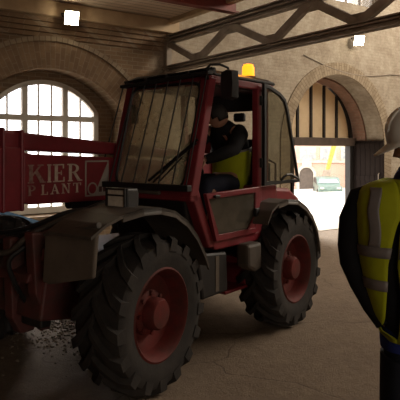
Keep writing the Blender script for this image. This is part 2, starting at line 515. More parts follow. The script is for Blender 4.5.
# window_1 (arched, white bars)
def arched_frame(name, cx, hw, z0, zs, rise, y0, y1, cols, transoms, bars, fw=.09):
    o = empty(name, WALL @ Matrix.Translation((cx, 0, 0)), kind='structure')
    outer = [(hw, z0)] + seg_arch(0, hw, zs, rise) + [(-hw, z0)]
    inner = [(hw - fw, z0)] + seg_arch(0, hw - fw, zs, rise - fw * .9) + [(-hw + fw, z0)]
    f = MB().strip(inner, outer, 1, y0, y1)
    f.box(-hw, hw, y0 - .03, y1, z0 - .02, z0 + fw)
    def top(x):
        r = (hw * hw + rise * rise) / (2 * rise)
        return zs + rise - r + math.sqrt(max(r * r - x * x, 0)) - fw * .5
    for x, w in cols: f.box(x - w / 2, x + w / 2, y0, y1, z0, top(x))
    for z, w in transoms: f.box(-hw + .02, hw - .02, y0 - .005, y1, z - w / 2, z + w / 2)
    for x, w in bars: f.box(x - w / 2, x + w / 2, y0 + .02, y1 - .02, z0, top(x))
    f.build('window_frame', M['white_paint'], o)
    MB().prism([(hw - .03, z0)] + seg_arch(0, hw - .03, zs, rise - .03) + [(-hw + .03, z0)], 1, (y0 + y1) / 2 - .004, (y0 + y1) / 2 + .004).build('window_glass', M['pane'], o)
    return o
arched_frame('window_1', WX, 1.02, .67, 2.46, .56, .36, .46, [(-.37, .10), (.37, .10)], [(2.34, .10), (1.5, .08)],
             [(-.12, .025), (.12, .025), (.67, .025), (-.67, .025)])
# window_2 high in the wall
w2 = empty('window_2', WALL @ Matrix.Translation((.6, 0, 5.5)), kind='structure')
f = MB()
for x in (-1.1, -.55, 0, .55, 1.06): f.box(x, x + .04, .3, .38, 0, 1.4)
for z in (0, .45, .9, 1.36): f.box(-1.1, 1.1, .3, .38, z, z + .04)
f.build('window_frame', M['steel'], w2)
MB().box(-1.1, 1.1, .335, .345, 0, 1.4).build('window_glass', M['pane'], w2)

# window_3: the lunette over the doorway, boarded cream between dark bars
w3 = empty('window_3', WALL @ Matrix.Translation((0, 1.0, 0)), kind='structure')
RL = 1.63
f = MB().strip(arc(0, SPR + .2, RL - .11, .0, PI, 48), arc(0, SPR + .2 - .14, RL + .02, .0, PI, 48), 1, -.06, .08)
for x in (-1.0, -.5, 0, .5, 1.0):
    f.box(x - .035, x + .035, -.05, .07, SPR + .15, SPR + .15 + math.sqrt(RL * RL - x * x) - .1)
f.build('window_frame', M['dark_wood'], w3)
MB().prism(arc(0, SPR + .1, RL - .04, 0, PI, 40), 1, .0, .03).build('window_panel', M['cream'], w3)
struct(MB().box(-RA + .01, RA - .01, .86, 1.06, SPR - .02, SPR + .20).build('trim_7', M['beam_wood'], mw=WALL, bevel=.01))
# door_1: open leaf lying back along the right-hand reveal; door_2 the left-hand one
def leaf(name, x, hinge_y, sgn):
    o = empty(name, WALL @ Matrix.Translation((x, hinge_y, 0)), kind='structure')
    MB().box(-.03, .03, -1.05, .0, .03, SPR + .12).build('door_boards', M['door'], o)
    fr = MB()
    for z in (.12, 1.0, 1.88): fr.box(-.055 * (1 if sgn > 0 else -1), 0, -1.04, -.01, z - .07, z + .07) if sgn > 0 else fr.box(0, .055, -1.04, -.01, z - .07, z + .07)
    fr.build('door_rails', M['door'], o)
    h = MB(); h.tube([(-.05 * sgn, -.95, .95), (-.09 * sgn, -.95, .98), (-.09 * sgn, -.95, 1.12), (-.05 * sgn, -.95, 1.15)], .012)
    h.build('door_handle', M['steel'], o)
    return o
leaf('door_1', RA - .07, 1.0, 1)
leaf('door_2', -RA + .07, 1.0, -1)
dp = MB().box(1.50, RA, .92, 1.1, 0, SPR)
struct(dp.build('trim_8', M['dark_wood'], mw=WALL))
struct(MB().box(-RA, -1.5, .92, 1.1, 0, SPR).build('trim_9', M['dark_wood'], mw=WALL))

# ---------------------------------------------------------------- rest of the hall
GX = -5.145                                      # line of the truss
struct(MB().box(-14, GX + .02, -19, .02, 4.28, 4.45).build('ceiling', M['boards'], mw=WALL))
struct(MB().box(GX - .10, GX + .03, -19, 0, 4.20, 4.46).build('trim_10', M['plate'], mw=WALL))
struct(MB().box(-14.3, 9.8, -19.3, 1.15, 7.6, 7.8).build('roof', M['roofing'], mw=WALL))
struct(MB().box(-14.3, -14, -19.3, 1.15, -.2, 7.6).build('wall_left', M['brick'], mw=WALL))
struct(MB().box(9.5, 9.8, -19.3, 1.15, -.2, 7.6).build('wall_right', M['brick'], mw=WALL))
struct(MB().box(-14.3, 9.8, -19.3, -19, -.2, 7.6).build('wall_front', M['brick'], mw=WALL))

# truss (lattice girder) carrying the ceiling edge
tr = empty('roof_truss', WALL @ Matrix.Translation((GX, 0, 3.335)), 'grey-brown steel lattice girder spanning out from the brick wall under the ceiling edge', 'truss')
def chord(z, name, h):
    m = MB()
    for s in (-1, 1): m.box(s * .05 - .035, s * .05 + .035, -18.9, -.002, z - .012 if z > .3 else z, z + .012 if z > .3 else z + .02)
    m.box(-.085, .085, -18.9, -.002, z - h / 2, z - h / 2 + .02)
    m.box(-.085, .085, -18.9, -.002, z + h / 2 - .02, z + h / 2)
    m.box(-.012, .012, -18.9, -.002, z - h / 2, z + h / 2)
    m.build(name, M['steel'], tr)
chord(0, 'bottom_chord', .13)
chord(.58, 'top_chord', .15)
y = -.12
ks = [(-.10, 'post')]
m = MB().box(-.06, .06, -.16, -.03, -.06, .56); m.build('post', M['steel'], tr, bevel=.008)
ys = [-.12, -1.12, -2.07, -3.07, -3.88, -4.70] + [-5.6 - .95 * k for k in range(14)]
for i in range(len(ys) - 1):
    za, zb = (.52, .06) if i % 2 == 0 else (.06, .52)
    m = MB().bar((0, ys[i], za), (0, ys[i + 1], zb), .12, .085, (1, 0, 0))
    m.build('diagonal_brace', M['steel'], tr, bevel=.006)
    if i % 2: m = MB().box(-.02, .02, ys[i + 1] - .16, ys[i + 1] + .16, .38, .52); m.build('gusset_plate', M['steel'], tr)
    else: m = MB().box(-.02, .02, ys[i + 1] - .16, ys[i + 1] + .16, .05, .19); m.build('gusset_plate', M['steel'], tr)
m = MB().box(-.16, .16, -.30, 0, -.30, -.07); m.build('wall_bracket', M['steel'], tr, bevel=.01)

rb = MB()
rb.box(-13.98, GX + .12, -2.13, -1.97, 4.06, 4.085).box(-13.98, GX + .12, -2.13, -1.97, 4.255, 4.28).box(-13.98, GX + .12, -2.06, -2.04, 4.06, 4.28)
tag(rb.build('steel_beam', M['red_beam'], mw=WALL), 'red painted steel beam under the boarded ceiling, ending on the grey truss', 'beam')

# floodlights
def flood(x, y, z, w, label, rz):
    o = empty('floodlight', WALL @ Matrix.Translation((x, y, z)) @ Matrix.Rotation(R(rz), 4, 'Z') @ Matrix.Rotation(R(22), 4, 'X'), label, 'light', 'wall floodlights')
    h = w / 2
    MB().loft([[(-h * .6, .10, -h * .6), (h * .6, .10, -h * .6), (h * .6, .10, h * .6), (-h * .6, .10, h * .6)],
               [(-h, .0, -h), (h, .0, -h), (h, .0, h), (-h, .0, h)], [(-h, -.03, -h), (h, -.03, -h), (h, -.03, h), (-h, -.03, h)]]).build('housing', M['black_iron'], o, bevel=.01)
    MB().box(-h * .9, h * .9, -.045, -.03, -h * .9, h * .9).build('lamp_glass', M['lamp'], o, bevel=.01)
    MB().tube([(-h - .01, .03, 0), (-h - .02, .16, .03), (h + .02, .16, .03), (h + .01, .03, 0)], .012).build('bracket', M['black_iron'], o)
    d = bpy.data.lights.new('flood_beam', 'SPOT'); d.energy = 18; d.spot_size = R(140); d.spot_blend = .8; d.color = (1, .85, .6); d.shadow_soft_size = .1
    l = bpy.data.objects.new('flood_beam', d); COL.objects.link(l); l.parent = o; l.location = (0, -.08, 0); l.rotation_euler = (R(90), 0, 0)
    return o
flood(-7.28, -.46, 3.99, .25, 'lit square floodlight on the timber plate above the arched window', -12)
flood(.42, -.24, 4.52, .27, 'lit square floodlight high on the pale wall above the arched doorway', -32)
# cable
cp = []
for i in range(25):
    t = i / 24
    cp.append((-1.3 + 4.2 * t, -.02, 4.02 - .25 * t - .22 * math.sin(PI * min(t * 1.25, 1)) + .3 * max(0, t - .8)))
tag(MB().tube(cp, .012, 6).build('cable', M['steel'], mw=WALL), 'thin grey cable sagging along the pale wall above the arched doorway', 'cable')

# ---------------------------------------------------------------- outside, beyond the doorway
fb = empty('building', Matrix.Translation((3.8, 38, -.9)), 'pink brick building with pale window bands seen through the doorway', 'building')
MB().box(-2.5, 16, 0, 6, 0, 9).build('wall', M['facade'], fb)
for x in (.7, 2.15, 3.5, 4.9, 6.3, 7.7, 9.1, 10.5, 12):
    for z, h in ((2.0, .85), (4.6, 1.3)):
        wm = MB().box(x - .55, x + .55, -.05, .05, z, z + h)
        wo = wm.build('window', M['stone'], fb)
        for s_ in (-1, 1):
            for zz in (0, 1): MB().box(x + s_ * .26 - .17, x + s_ * .26 + .17, -.07, -.04, z + .07 + zz * h * .47, z + .0 + h * .44 + zz * h * .47).build('pane', M['far_glass'], wo)
MB().box(-2.5, 16, -.08, .02, 1.80, 1.98).box(-2.5, 16, -.08, .02, 3.75, 4.05).build('string_course', M['stone'], fb)
MB().box(3.1, 3.75, -.10, .02, 1.5, 2.0).build('sign_stone', M['stone'], fb)
DX = 3.4
MB().strip([(.48, 0)] + arc(0, 1.0, .48, 0, PI, 16) + [(-.48, 0)], [(.66, 0)] + arc(0, 1.0, .66, 0, PI, 16) + [(-.66, 0)], 1, -.12, .05).build('door_surround', M['stone'], fb).location = (DX, 0, 0)
do = MB().prism([(.5, 0)] + arc(0, 1.0, .5, 0, PI, 16) + [(-.5, 0)], 1, -.04, .03).build('door', M['shade_door'], fb)
do.location = (DX, 0, 0)

def car(mw, label):
    o = empty('car', mw, label, 'car')
    MB().prism([(-1.9, .25), (1.9, .25), (1.95, .55), (1.85, .78), (1.0, .86), (.45, 1.32), (-1.1, 1.36), (-1.7, .95), (-1.95, .85), (-1.98, .5)], 1, -.8, .8).build('body', M['green'], o, bevel=.07)
    for s in (-1, 1): MB().prism([(.82, .88), (.38, 1.26), (-1.05, 1.29), (-1.45, .95)], 1, s * .805 - .01, s * .805 + .01).build('side_window', M['black'], o)
    MB().prism([(-.68, .9), (.68, .9), (.58, 1.28), (-.58, 1.28)], 0, -.01, .01).build('windscreen', M['far_glass'], o).matrix_local = Matrix.Translation((.76, 0, 1.09)) @ Matrix.Rotation(R(-50), 4, 'Y') @ Matrix.Translation((0, 0, -1.09))
    for s in (-1, 1):
        for x in (-1.25, 1.25): MB().lathe([(.0, -.09), (.2, -.1), (.3, -.08), (.3, .08), (.2, .1), (.0, .09)], 1, n=20).build('wheel', M['tyre'], o).location = (x, s * .74, .3)
    for s in (-1, 1): MB().ball((1.9, s * .55, .66), (.06, .14, .08)).build('headlight', M['stone'], o, smooth=True)
    return o
car(Matrix.Translation((7.4, 32.6, -.9)) @ Matrix.Rotation(R(-96), 4, 'Z') @ Matrix.Scale(.82, 4), 'small green car parked in the bright yard beyond the doorway')

def excavator(mw):
    o = empty('excavator', mw, 'yellow excavator with raised arm standing in the bright yard', 'excavator')
    for s in (-1, 1):
        MB().prism([(-1.3, .1), (-1.1, 0), (1.1, 0), (1.3, .1), (1.4, .3), (1.2, .55), (-1.2, .55), (-1.4, .3)], 1, s * .75 - .2, s * .75 + .2).build('track', M['tyre'], o, bevel=.03)
    MB().box(-1.3, .9, -.85, .85, .65, 1.35).build('engine_cover', M['yellow'], o, bevel=.08)
    c = MB().prism([(-.3, 1.3), (.95, 1.3), (.9, 1.9), (.6, 2.5), (-.3, 2.5)], 1, .05, .85).build('cab', M['yellow'], o, bevel=.04)
    MB().prism([(-.15, 1.6), (.75, 1.6), (.72, 1.9), (.5, 2.35), (-.15, 2.35)], 1, .03, .87).build('window', M['black'], c)
    MB().prism([(.7, 1.0), (1.0, 1.2), (2.3, 3.2), (3.1, 3.5), (3.1, 3.25), (2.5, 2.95), (1.1, .9)], 1, -.4, -.12).build('boom', M['yellow'], o, bevel=.02)
    MB().prism([(2.9, 3.6), (3.2, 3.5), (3.75, 1.4), (3.55, 1.35)], 1, -.38, -.14).build('arm', M['yellow'], o, bevel=.02)
    MB().prism([(3.5, 1.4), (3.8, 1.4), (3.95, 1.0), (3.7, .7), (3.3, .75), (3.55, 1.0)], 1, -.55, .05).build('bucket', M['steel'], o, bevel=.02)
    MB().tube([(1.2, -.26, 1.3), (2.1, -.26, 3.2)], .06).build('hydraulic_cylinder', M['chrome'], o)
    return o
excavator(Matrix.Translation((11.9, 36.2, -.9)) @ Matrix.Rotation(R(184), 4, 'Z'))

# ---------------------------------------------------------------- blue bin by the window
bb = empty('skip_bin', WALL @ Matrix.Translation((-9.35, -1.35, 0)), 'blue lidded steel bin by the brick wall under the arched window', 'bin')
MB().loft([[(-.9, -.8, .05), (.9, -.8, .05), (.9, .8, .05), (-.9, .8, .05)], [(-1.0, -.95, .74), (1.0, -.95, .74), (1.0, .95, .74), (-1.0, .95, .74)]]).build('body', M['bluebin'], bb, bevel=.02)
MB().loft([[(-1.05, -1.0, .74), (1.05, -1.0, .74), (1.05, 1.0, .74), (-1.05, 1.0, .74)], [(-1.05, -1.0, .79), (1.05, -1.0, .79), (1.05, 1.0, .80), (-1.05, 1.0, .80)], [(-.8, -.7, .83), (.8, -.7, .83), (.8, .7, .83), (-.8, .7, .83)]]).build('lid', M['bluebin'], bb, bevel=.01)
MB().box(-.7, -.5, -.7, .7, 0, .06).build('skid', M['black'], bb)
MB().box(.5, .7, -.7, .7, 0, .06).build('skid', M['black'], bb)

# ---------------------------------------------------------------- the telehandler
ph = R(38.2)
VEH = Matrix.Translation((-.535, 5.544, 0)) @ Matrix.Rotation(math.atan2(-math.cos(ph), -math.sin(ph)), 4, 'Z')   # x forward, y to its left
tv = empty('telehandler', VEH, 'dark red telescopic handler with a caged cab and lettered boom on the dirt floor', 'telehandler')
WB, TT = 1.015, .94

def tyre_mesh():
    m = MB()
    Rr, Wd = .575, .20
    prof = [(.315, -.15), (.33, -.175), (.40, -.195), (.47, -.20), (.515, -.185), (.535, -.14), (.542, 0), (.535, .14), (.515, .185), (.47, .20), (.40, .195), (.33, .175), (.315, .15)]
    prof.append(prof[0])
    rings = []
    n = 56
    vs = [[m.bm.verts.new((r * math.cos(2 * PI * k / n), h, r * math.sin(2 * PI * k / n))) for r, h in prof[:-1]] for k in range(n)]
    q = len(prof) - 1
    for k in range(n):
        for j in range(q): m.bm.faces.new((vs[k][j], vs[k][(j + 1) % q], vs[(k + 1) % n][(j + 1) % q], vs[(k + 1) % n][j]))
    N = 17
    for side in (-1, 1):
        for k in range(N):
            t0 = 2 * PI * (k + (0 if side > 0 else .5)) / N
            secs = []
            for i in range(6):
                s = i / 5
                yy = side * (-.015 + .20 * s)
                th = t0 - .42 * s ** .85
                w = .052 + .02 * s
                top = .577 - .016 * max(0, (s - .55) / .45) ** 2
                bot = .52 - .03 * s
                if i == 5: top = .545; bot = .46; yy = side * .205
                secs.append([(r * math.cos(th + d / r), yy, r * math.sin(th + d / r)) for r, d in ((bot, -w / 2 - .012), (top, -w / 2), (top, w / 2), (bot, w / 2 + .012))])
            m.loft(secs)
    return m
def make_wheel(front):
    ty = tyre_mesh().build('tyre', M['tyre'], tv, smooth=True, angle=35)
    rim = MB().lathe([(.325, -.17), (.345, .178), (.33, .186), (.312, .17), (.295, .10), (.28, .055), (.20, .045), (.17, .03)], 1, n=40).build('wheel_rim', M['rim_red'], ty, smooth=True)
    hm = MB().lathe([(.17, .0), (.165, .06), (.15, .075), (.12, .08), (.115, .15), (.10, .17), (.0, .175)], 1, n=28)
    for k in range(8):
        t = 2 * PI * k / 8
        hm.lathe([(.018, .04), (.018, .09), (.0, .095)], 1, (.145 * math.cos(t), 0, .145 * math.sin(t)), 8)
    hm.build('hub', M['rim_red'], ty, smooth=True)
    v = MB().tube([(.24, .05, .08), (.24, .10, .09)], .012, 8); v.build('valve', M['chrome'], ty)
    return ty
w0 = make_wheel(True)
for i, (a, l, st) in enumerate(((WB, TT, 7), (-WB, TT, 3), (WB, -1.0, 17), (-WB, -TT, 3))):
    o = w0
    if i:
        o = w0.copy(); COL.objects.link(o); o.parent = tv
        for ch in list(w0.children):
            c = ch.copy(); COL.objects.link(c); c.parent = o
    o.location = (a, l, .572)
    o.rotation_euler = (0, R(37 * i), R(st) + (PI if l < 0 else 0))

# chassis
ch = MB()
ch.prism([(-1.75, .55), (-1.75, 1.1), (-.9, 1.12), (-.4, .92), (1.15, .92), (1.5, .84), (1.55, .52), (1.2, .46), (-1.2, .46)], 1, -.40, .42)
ch.build('chassis', M['red_dirty'], tv, bevel=.02)
for a, nm in ((WB, 'front_axle'), (-WB, 'rear_axle')):
    m = MB().tube([(a, -.72, .572), (a, -.3, .572), (a, -.16, .572), (a, .0, .572), (a, .16, .572), (a, .3, .572), (a, .72, .572)], [.085, .095, .17, .215, .17, .095, .085], 20)
    for s in (-1, 1): m.box(a - .10, a + .10, s * .66 - .06, s * .66 + .06, .40, .76)
    m.build(nm, M['red_dirty'], tv, smooth=True)
# front frame: two cheek plates, cross plate, hitch
m = MB().prism([(1.15, .95), (1.44, 1.16), (1.60, 1.17), (1.57, .72), (1.52, .60), (1.45, .60), (1.40, .78)], 1, .30, .40)
m.build('cheek_plate', M['red_dirty'], tv, bevel=.012)
m = MB().prism([(1.15, .9), (1.42, 1.12), (1.6, 1.1), (1.58, .5), (1.5, .36), (1.38, .36), (1.36, .7)], 1, .02, .12)
m.build('cheek_plate', M['red_dirty'], tv, bevel=.012)
m = MB().prism([(1.15, .85), (1.30, .95), (1.44, .92), (1.44, .5), (1.40, .38), (1.32, .38), (1.28, .7)], 1, .17, .24)
m.build('cheek_plate', M['red_dirty'], tv, bevel=.012)
m = MB().prism([(1.15, .9), (1.42, 1.12), (1.6, 1.1), (1.56, .5), (1.5, .36), (1.38, .36), (1.36, .7)], 1, -.44, -.34)
m.build('cheek_plate', M['red_dirty'], tv, bevel=.012)
MB().prism([(1.36, .92), (1.60, .86), (1.62, .80), (1.36, .86)], 1, -.36, .36).build('tow_hitch', M['red_dirty'], tv, bevel=.01)
MB().box(1.40, 1.50, -.36, .36, .44, .66).build('cross_member', M['black'], tv, bevel=.015)
MB().tube([(1.5, -.06, .36), (1.5, -.06, 1.0)], .035).build('hitch_pin', M['black_iron'], tv)
MB().ball((1.30, .20, 1.10), (.22, .16, .09), 18, 10).build('valve_cover', M['red_dirty'], tv, smooth=True)
# rusty step plate ahead of the left front tyre
m = MB().prism([(.56, 1.175), (1.10, 1.275), (1.06, .935), (.60, .83), (.53, .84)], 0, 1.575, 1.61)
m.build('front_guard_plate', M['plate_grey'], tv, bevel=.012)
MB().tube([(1.595, .55, 1.18), (1.595, .83, 1.232), (1.595, 1.11, 1.285)], .022).build('guard_plate_rim', M['fender'], tv)
MB().bar((1.56, .5, 1.02), (1.1, .35, .9), .06, .08).build('guard_bracket', M['red_dirty'], tv)

# hoses
def hose(pts, r=.02, mat='black', name='hose'):
    out = []
    P = [Vector(p) for p in pts]
    P = [P[0] * 2 - P[1]] + P + [P[-1] * 2 - P[-2]]
    for i in range(1, len(P) - 2):
        for k in range(6):
            t = k / 6
            a, b, c, d = P[i - 1:i + 3]
            out.append(.5 * ((2 * b) + (c - a) * t + (2 * a - 5 * b + 4 * c - d) * t * t + (3 * b - a - 3 * c + d) * t ** 3))
    out.append(P[-2])
    return MB().tube(out, r, 8).build(name, M[mat], tv, smooth=True)
hose([(1.6, -.45, 1.10), (1.5, -.1, 1.12), (1.45, .2, 1.19), (1.25, .38, 1.29), (.95, .45, 1.30)])
hose([(1.6, -.3, 1.02), (1.55, .0, 1.08), (1.42, .30, 1.18), (1.15, .5, 1.32), (.8, .5, 1.40)], .018)
hose([(1.62, -.2, .98), (1.6, .1, 1.0), (1.55, .3, 1.14), (1.3, .45, 1.27), (1.0, .55, 1.34)], .022, 'fender')
hose([(1.56, .25, 1.05), (1.66, .2, .95), (1.62, .22, .78), (1.5, .2, .6)], .018)

# mudguards
def mudguard(a, l0, l1, pts, name='mudguard', th=.022, lip=.05):
    """pts: (a, z) profile over the wheel, from front to back"""
    m = MB()
    inner = [(x, z - th) for x, z in pts]
    m.strip(inner, pts, 1, l0, l1)
    lo = [(x, z - lip) for x, z in pts[2:]]
    m.strip(lo, pts[2:], 1, l1 - .02 if l1 > 0 else l1, l1 if l1 > 0 else l1 + .02)
    return m.build(name, M['fender'], tv, smooth=True, angle=50)
mudguard(WB, .68, 1.13, [(1.68, 1.22), (1.55, 1.29), (1.40, 1.335), (1.2, 1.36), (1.02, 1.355), (.86, 1.315), (.72, 1.23), (.60, 1.11), (.50, .96), (.45, .86)])
mudguard(-WB, .72, 1.15, [(-.42, 1.10), (-.5, 1.21), (-.62, 1.265), (-.80, 1.29), (-1.0, 1.27), (-1.18, 1.19), (-1.32, 1.08), (-1.43, .93), (-1.49, .76), (-1.50, .70)])
mudguard(-WB, -1.15, -.72, [(-.42, 1.10), (-.5, 1.21), (-.62, 1.265), (-.80, 1.29), (-1.0, 1.27), (-1.18, 1.19), (-1.32, 1.08), (-1.43, .93), (-1.49, .76), (-1.50, .70)])

# headlight on the front guard
MB().tube([(1.10, .80, 1.30), (1.12, .82, 1.42)], .03).build('headlight_stalk', M['black'], tv)
hl = MB().loft([[(x, .84 + y * s, 1.415 + z * s) for y, z in ((-.1, -.075), (.1, -.075), (.1, .075), (-.1, .075))] for x, s in ((1.02, .6), (1.06, .95), (1.17, 1.05), (1.185, 1.05))]).build('headlight', M['blackplastic'], tv, bevel=.03)
MB().box(1.18, 1.196, .75, .93, 1.348, 1.482).build('headlight_lens', M['lamp_lens'], hl, bevel=.01)
fr = MB()
for z in (1.345, 1.44, 1.485): fr.box(1.19, 1.205, .742, .938, z - .006, z + .006)
for y in (.745, .935): fr.box(1.19, 1.205, y - .006, y + .006, 1.342, 1.488)
fr.build('headlight_bezel', M['black'], hl)

# boom
bo = MB().prism([(3.3, 1.85), (1.276, 1.765), (.33, 1.726), (-1.30, 1.655), (-1.30, 1.72), (.33, 1.838), (1.5, 1.925), (3.3, 2.05)], 1, -.40, -.07)
MBx = bo.build('boom', M['red'], tv, bevel=.02, seg=3)
bp = MB()
bp.prism([(-1.30, 1.31), (.20, 1.30), (.9, 1.315), (1.30, 1.325), (1.36, 1.345), (1.36, 1.75), (1.28, 1.736), (.30, 1.697), (-1.30, 1.625)], 1, -.33, -.05)
bp.build('boom_panel', M['red'], tv, bevel=.008)
hb = MB().prism([(1.36, 1.285), (3.3, 1.285), (3.3, 1.86), (1.36, 1.79)], 1, -.44, -.04)
hb.box(1.37, 1.40, -.46, -.025, 1.28, 1.93).box(1.54, 1.565, -.46, -.025, 1.28, 1.945)
hb.build('boom_head', M['red'], tv, bevel=.012)
MB().tube([(-.9, -.2, 1.15), (.8, -.2, 1.29)], .05).build('lift_cylinder', M['black_iron'], tv)
MB().box(-1.75, -1.15, -.5, .0, 1.0, 1.96).build('boom_pivot_tower', M['red'], tv, bevel=.03)

# lettering on the panel: x runs from its left to its right (towards the rear)
LET = {}
def letters():
    def q(*p): return list(p)
    T, th = .17, .07        # stem and hairline, in cap heights
    def box(x0, x1, z0, z1): return [(x0, z0), (x1, z0), (x1, z1), (x0, z1)]
    def serif(x, z): return box(x - .14, x + .14, z, z + th) if z < .5 else box(x - .14, x + .14, z - th, z)
    L = {}
    L['I'] = ([box(.14, .14 + T, 0, 1), serif(.14 + T / 2, 0), serif(.14 + T / 2, 1)], .45)
    L['E'] = ([box(.1, .1 + T, 0, 1), box(.0, .66, 0, th), box(.0, .62, 1 - th, 1), box(.2, .5, .47, .47 + th), box(.59, .66, 0, .27), box(.56, .62, .75, 1), box(.45, .5, .38, .63)], .74)
    L['L'] = ([box(.1, .1 + T, 0, 1), box(.0, .64, 0, th), serif(.1 + T / 2, 1), box(.57, .64, 0, .28)], .72)
    L['T'] = ([box(.30, .30 + T, 0, 1), box(.0, .77, 1 - th, 1), serif(.385, 0), box(.0, .06, .72, 1), box(.71, .77, .72, 1)], .82)
    L['N'] = ([box(.1, .1 + th, 0, 1), box(.68, .68 + th, 0, 1), [(.06, 1), (.06 + T * 1.2, 1), (.75, 0), (.75 - T * .6, 0)], serif(.135, 0), serif(.71, 1), box(0, .2, 1 - th, 1)], .88)
    L['A'] = ([[(.36, 1), (.46, 1), (.80, 0), (.80 - T * 1.15, 0)], [(.36, 1), (.44, 1), (.16, 0), (.09, 0)], box(.22, .58, .3, .3 + th), serif(.13, 0), serif(.70, 0)], .88)
    L['K'] = ([box(.1, .1 + T, 0, 1), serif(.1 + T / 2, 0), serif(.1 + T / 2, 1), [(.27, .38), (.27, .5), (.62, 1), (.72, 1)], [(.36, .56), (.50, .66), (.84, 0), (.84 - T * 1.25, 0)], serif(.74, 0), serif(.64, 1)], .92)
    def bowl(z0, z1, x0=.2):
        zc, hz = (z0 + z1) / 2, (z1 - z0) / 2
        o_ = [(x0 + .12 + .38 * math.sin(t), zc + hz * math.cos(t)) for t in [PI * i / 10 for i in range(11)]]
        i_ = [(x0 + .12 + .22 * math.sin(t), zc + (hz - th) * math.cos(t)) for t in [PI * i / 10 for i in range(11)]]
        out = [[i_[k], o_[k], o_[k + 1], i_[k + 1]] for k in range(10)]
        return out + [box(x0, x0 + .12, z1 - th, z1), box(x0, x0 + .12, z0, z0 + th)]
    L['P'] = ([box(.1, .1 + T, 0, 1), serif(.1 + T / 2, 0), box(0, .3, 1 - th, 1)] + bowl(.44, 1), .74)
    L['R'] = ([box(.1, .1 + T, 0, 1), serif(.1 + T / 2, 0), box(0, .3, 1 - th, 1)] + bowl(.47, 1) + [[(.34, .5), (.50, .5), (.84, 0), (.84 - T * 1.2, 0)], serif(.76, 0)], .86)
    return L
LET = letters()
def write(text, a_left, z0, h, widths, parent_name, worn=()):
    """a_left: list of start positions (vehicle x), widths likewise"""
    for ch_, a_, w_ in zip(text, a_left, widths):
        pieces, adv = LET[ch_]
        m = MB()
        for k, pc in enumerate(pieces):
            m.prism([(a_ - x / adv * w_, z0 + z * h) for x, z in pc], 1, -.052, -.0455 + .0001 * k)
        o = m.build('letter', M['letter_worn'] if ch_ in worn else M['letter'], tv)
write('KIER', [1.335, 1.15, 1.08, .93], 1.498, .152, [.19, .065, .135, .155], 'k', worn='K')
write('PLANT', [1.33, 1.20, 1.105, .99, .865], 1.397, .085, [.08, .075, .095, .095, .09], 'p', worn='P')
lg = MB()
A0, A1, Z0, Z1 = .732, .452, 1.352, 1.675
t_ = .014
for p in ([(A0, Z0), (A1, Z0), (A1, Z0 + t_), (A0, Z0 + t_)], [(A0, Z1 - t_), (A1, Z1 - t_), (A1, Z1), (A0, Z1)],
          [(A0, Z0), (A0 - t_, Z0), (A0 - t_, Z1), (A0, Z1)], [(A1 + t_, Z0), (A1, Z0), (A1, Z1), (A1 + t_, Z1)]):
    lg.prism(p, 1, -.052, -.0458)
lg.prism([(A0 - .10, Z0), (A1, Z0), (A1, Z1)], 1, -.052, -.0462)
lo = lg.build('logo', M['logo_grey'], tv)
cg = MB()
cc = (A0 - .085, Z0 + .068)
rr0, rr1 = arc(cc[0], cc[1], .045, 0, 2 * PI, 24), arc(cc[0], cc[1], .058, 0, 2 * PI, 24)
cg.strip(rr0, rr1, 1, -.05, -.045)
cg.build('logo_ring', M['logo_grey'], lo)
cg = MB()
for dx in (0, .05, .1): cg.prism([(A0 - .16 - dx, Z0 + .035), (A0 - .195 - dx, Z0 + .035), (A0 - .195 - dx, Z0 + .085), (A0 - .16 - dx, Z0 + .085)], 1, -.05, -.0445)
cg.build('logo_mark', M['red_dirty'], lo)

# cab ---------------------------------------------------------------
def rk(z): return .43 - (z - 1.47) * .27          # rake of the windscreen plane
CY0, CY1 = -.03, .95
ZT = 2.40
cf = MB()
# A pillars
for y, w in ((CY1 - .05, .055), (CY0 + .02, .05)):
    cf.prism([(rk(1.38) - .08, 1.38), (rk(1.38) + .02, 1.38), (rk(ZT) + .02, ZT), (rk(ZT) - .07, ZT)], 1, y - w, y + w)
# lower side: forward-sloping post from the pillar foot to the sill
cf.prism([(.36, 1.45), (.46, 1.42), (.22, .93), (.12, .93)], 1, CY1 - .12, CY1)
cf.prism([(.22, .985), (.12, .90), (-.56, .90), (-.62, .985)], 1, CY1 - .10, CY1)
# B pillar, rear pillars
cf.box(-.63, -.56, CY1 - .07, CY1, .93, ZT)
cf.box(-.63, -.56, CY0, CY0 + .06, .93, ZT)
cf.box(-.86, -.81, CY1 - .12, CY1 - .06, 1.2, ZT - .02).box(-.86, -.81, CY0, CY0 + .06, 1.2, ZT - .02)
# header rails
cf.prism([(rk(ZT) - .06, ZT - .07), (rk(ZT) + .02, ZT - .07), (rk(ZT) + .0, ZT + .02), (rk(ZT) - .06, ZT + .02)], 1, CY0, CY1)
cf.box(-.86, .2, CY1 - .06, CY1 - .005, ZT - .05, ZT + .02).box(-.86, .2, CY0, CY0 + .05, ZT - .05, ZT + .02).box(-.86, -.80, CY0, CY1 - .06, ZT - .07, ZT + .02)
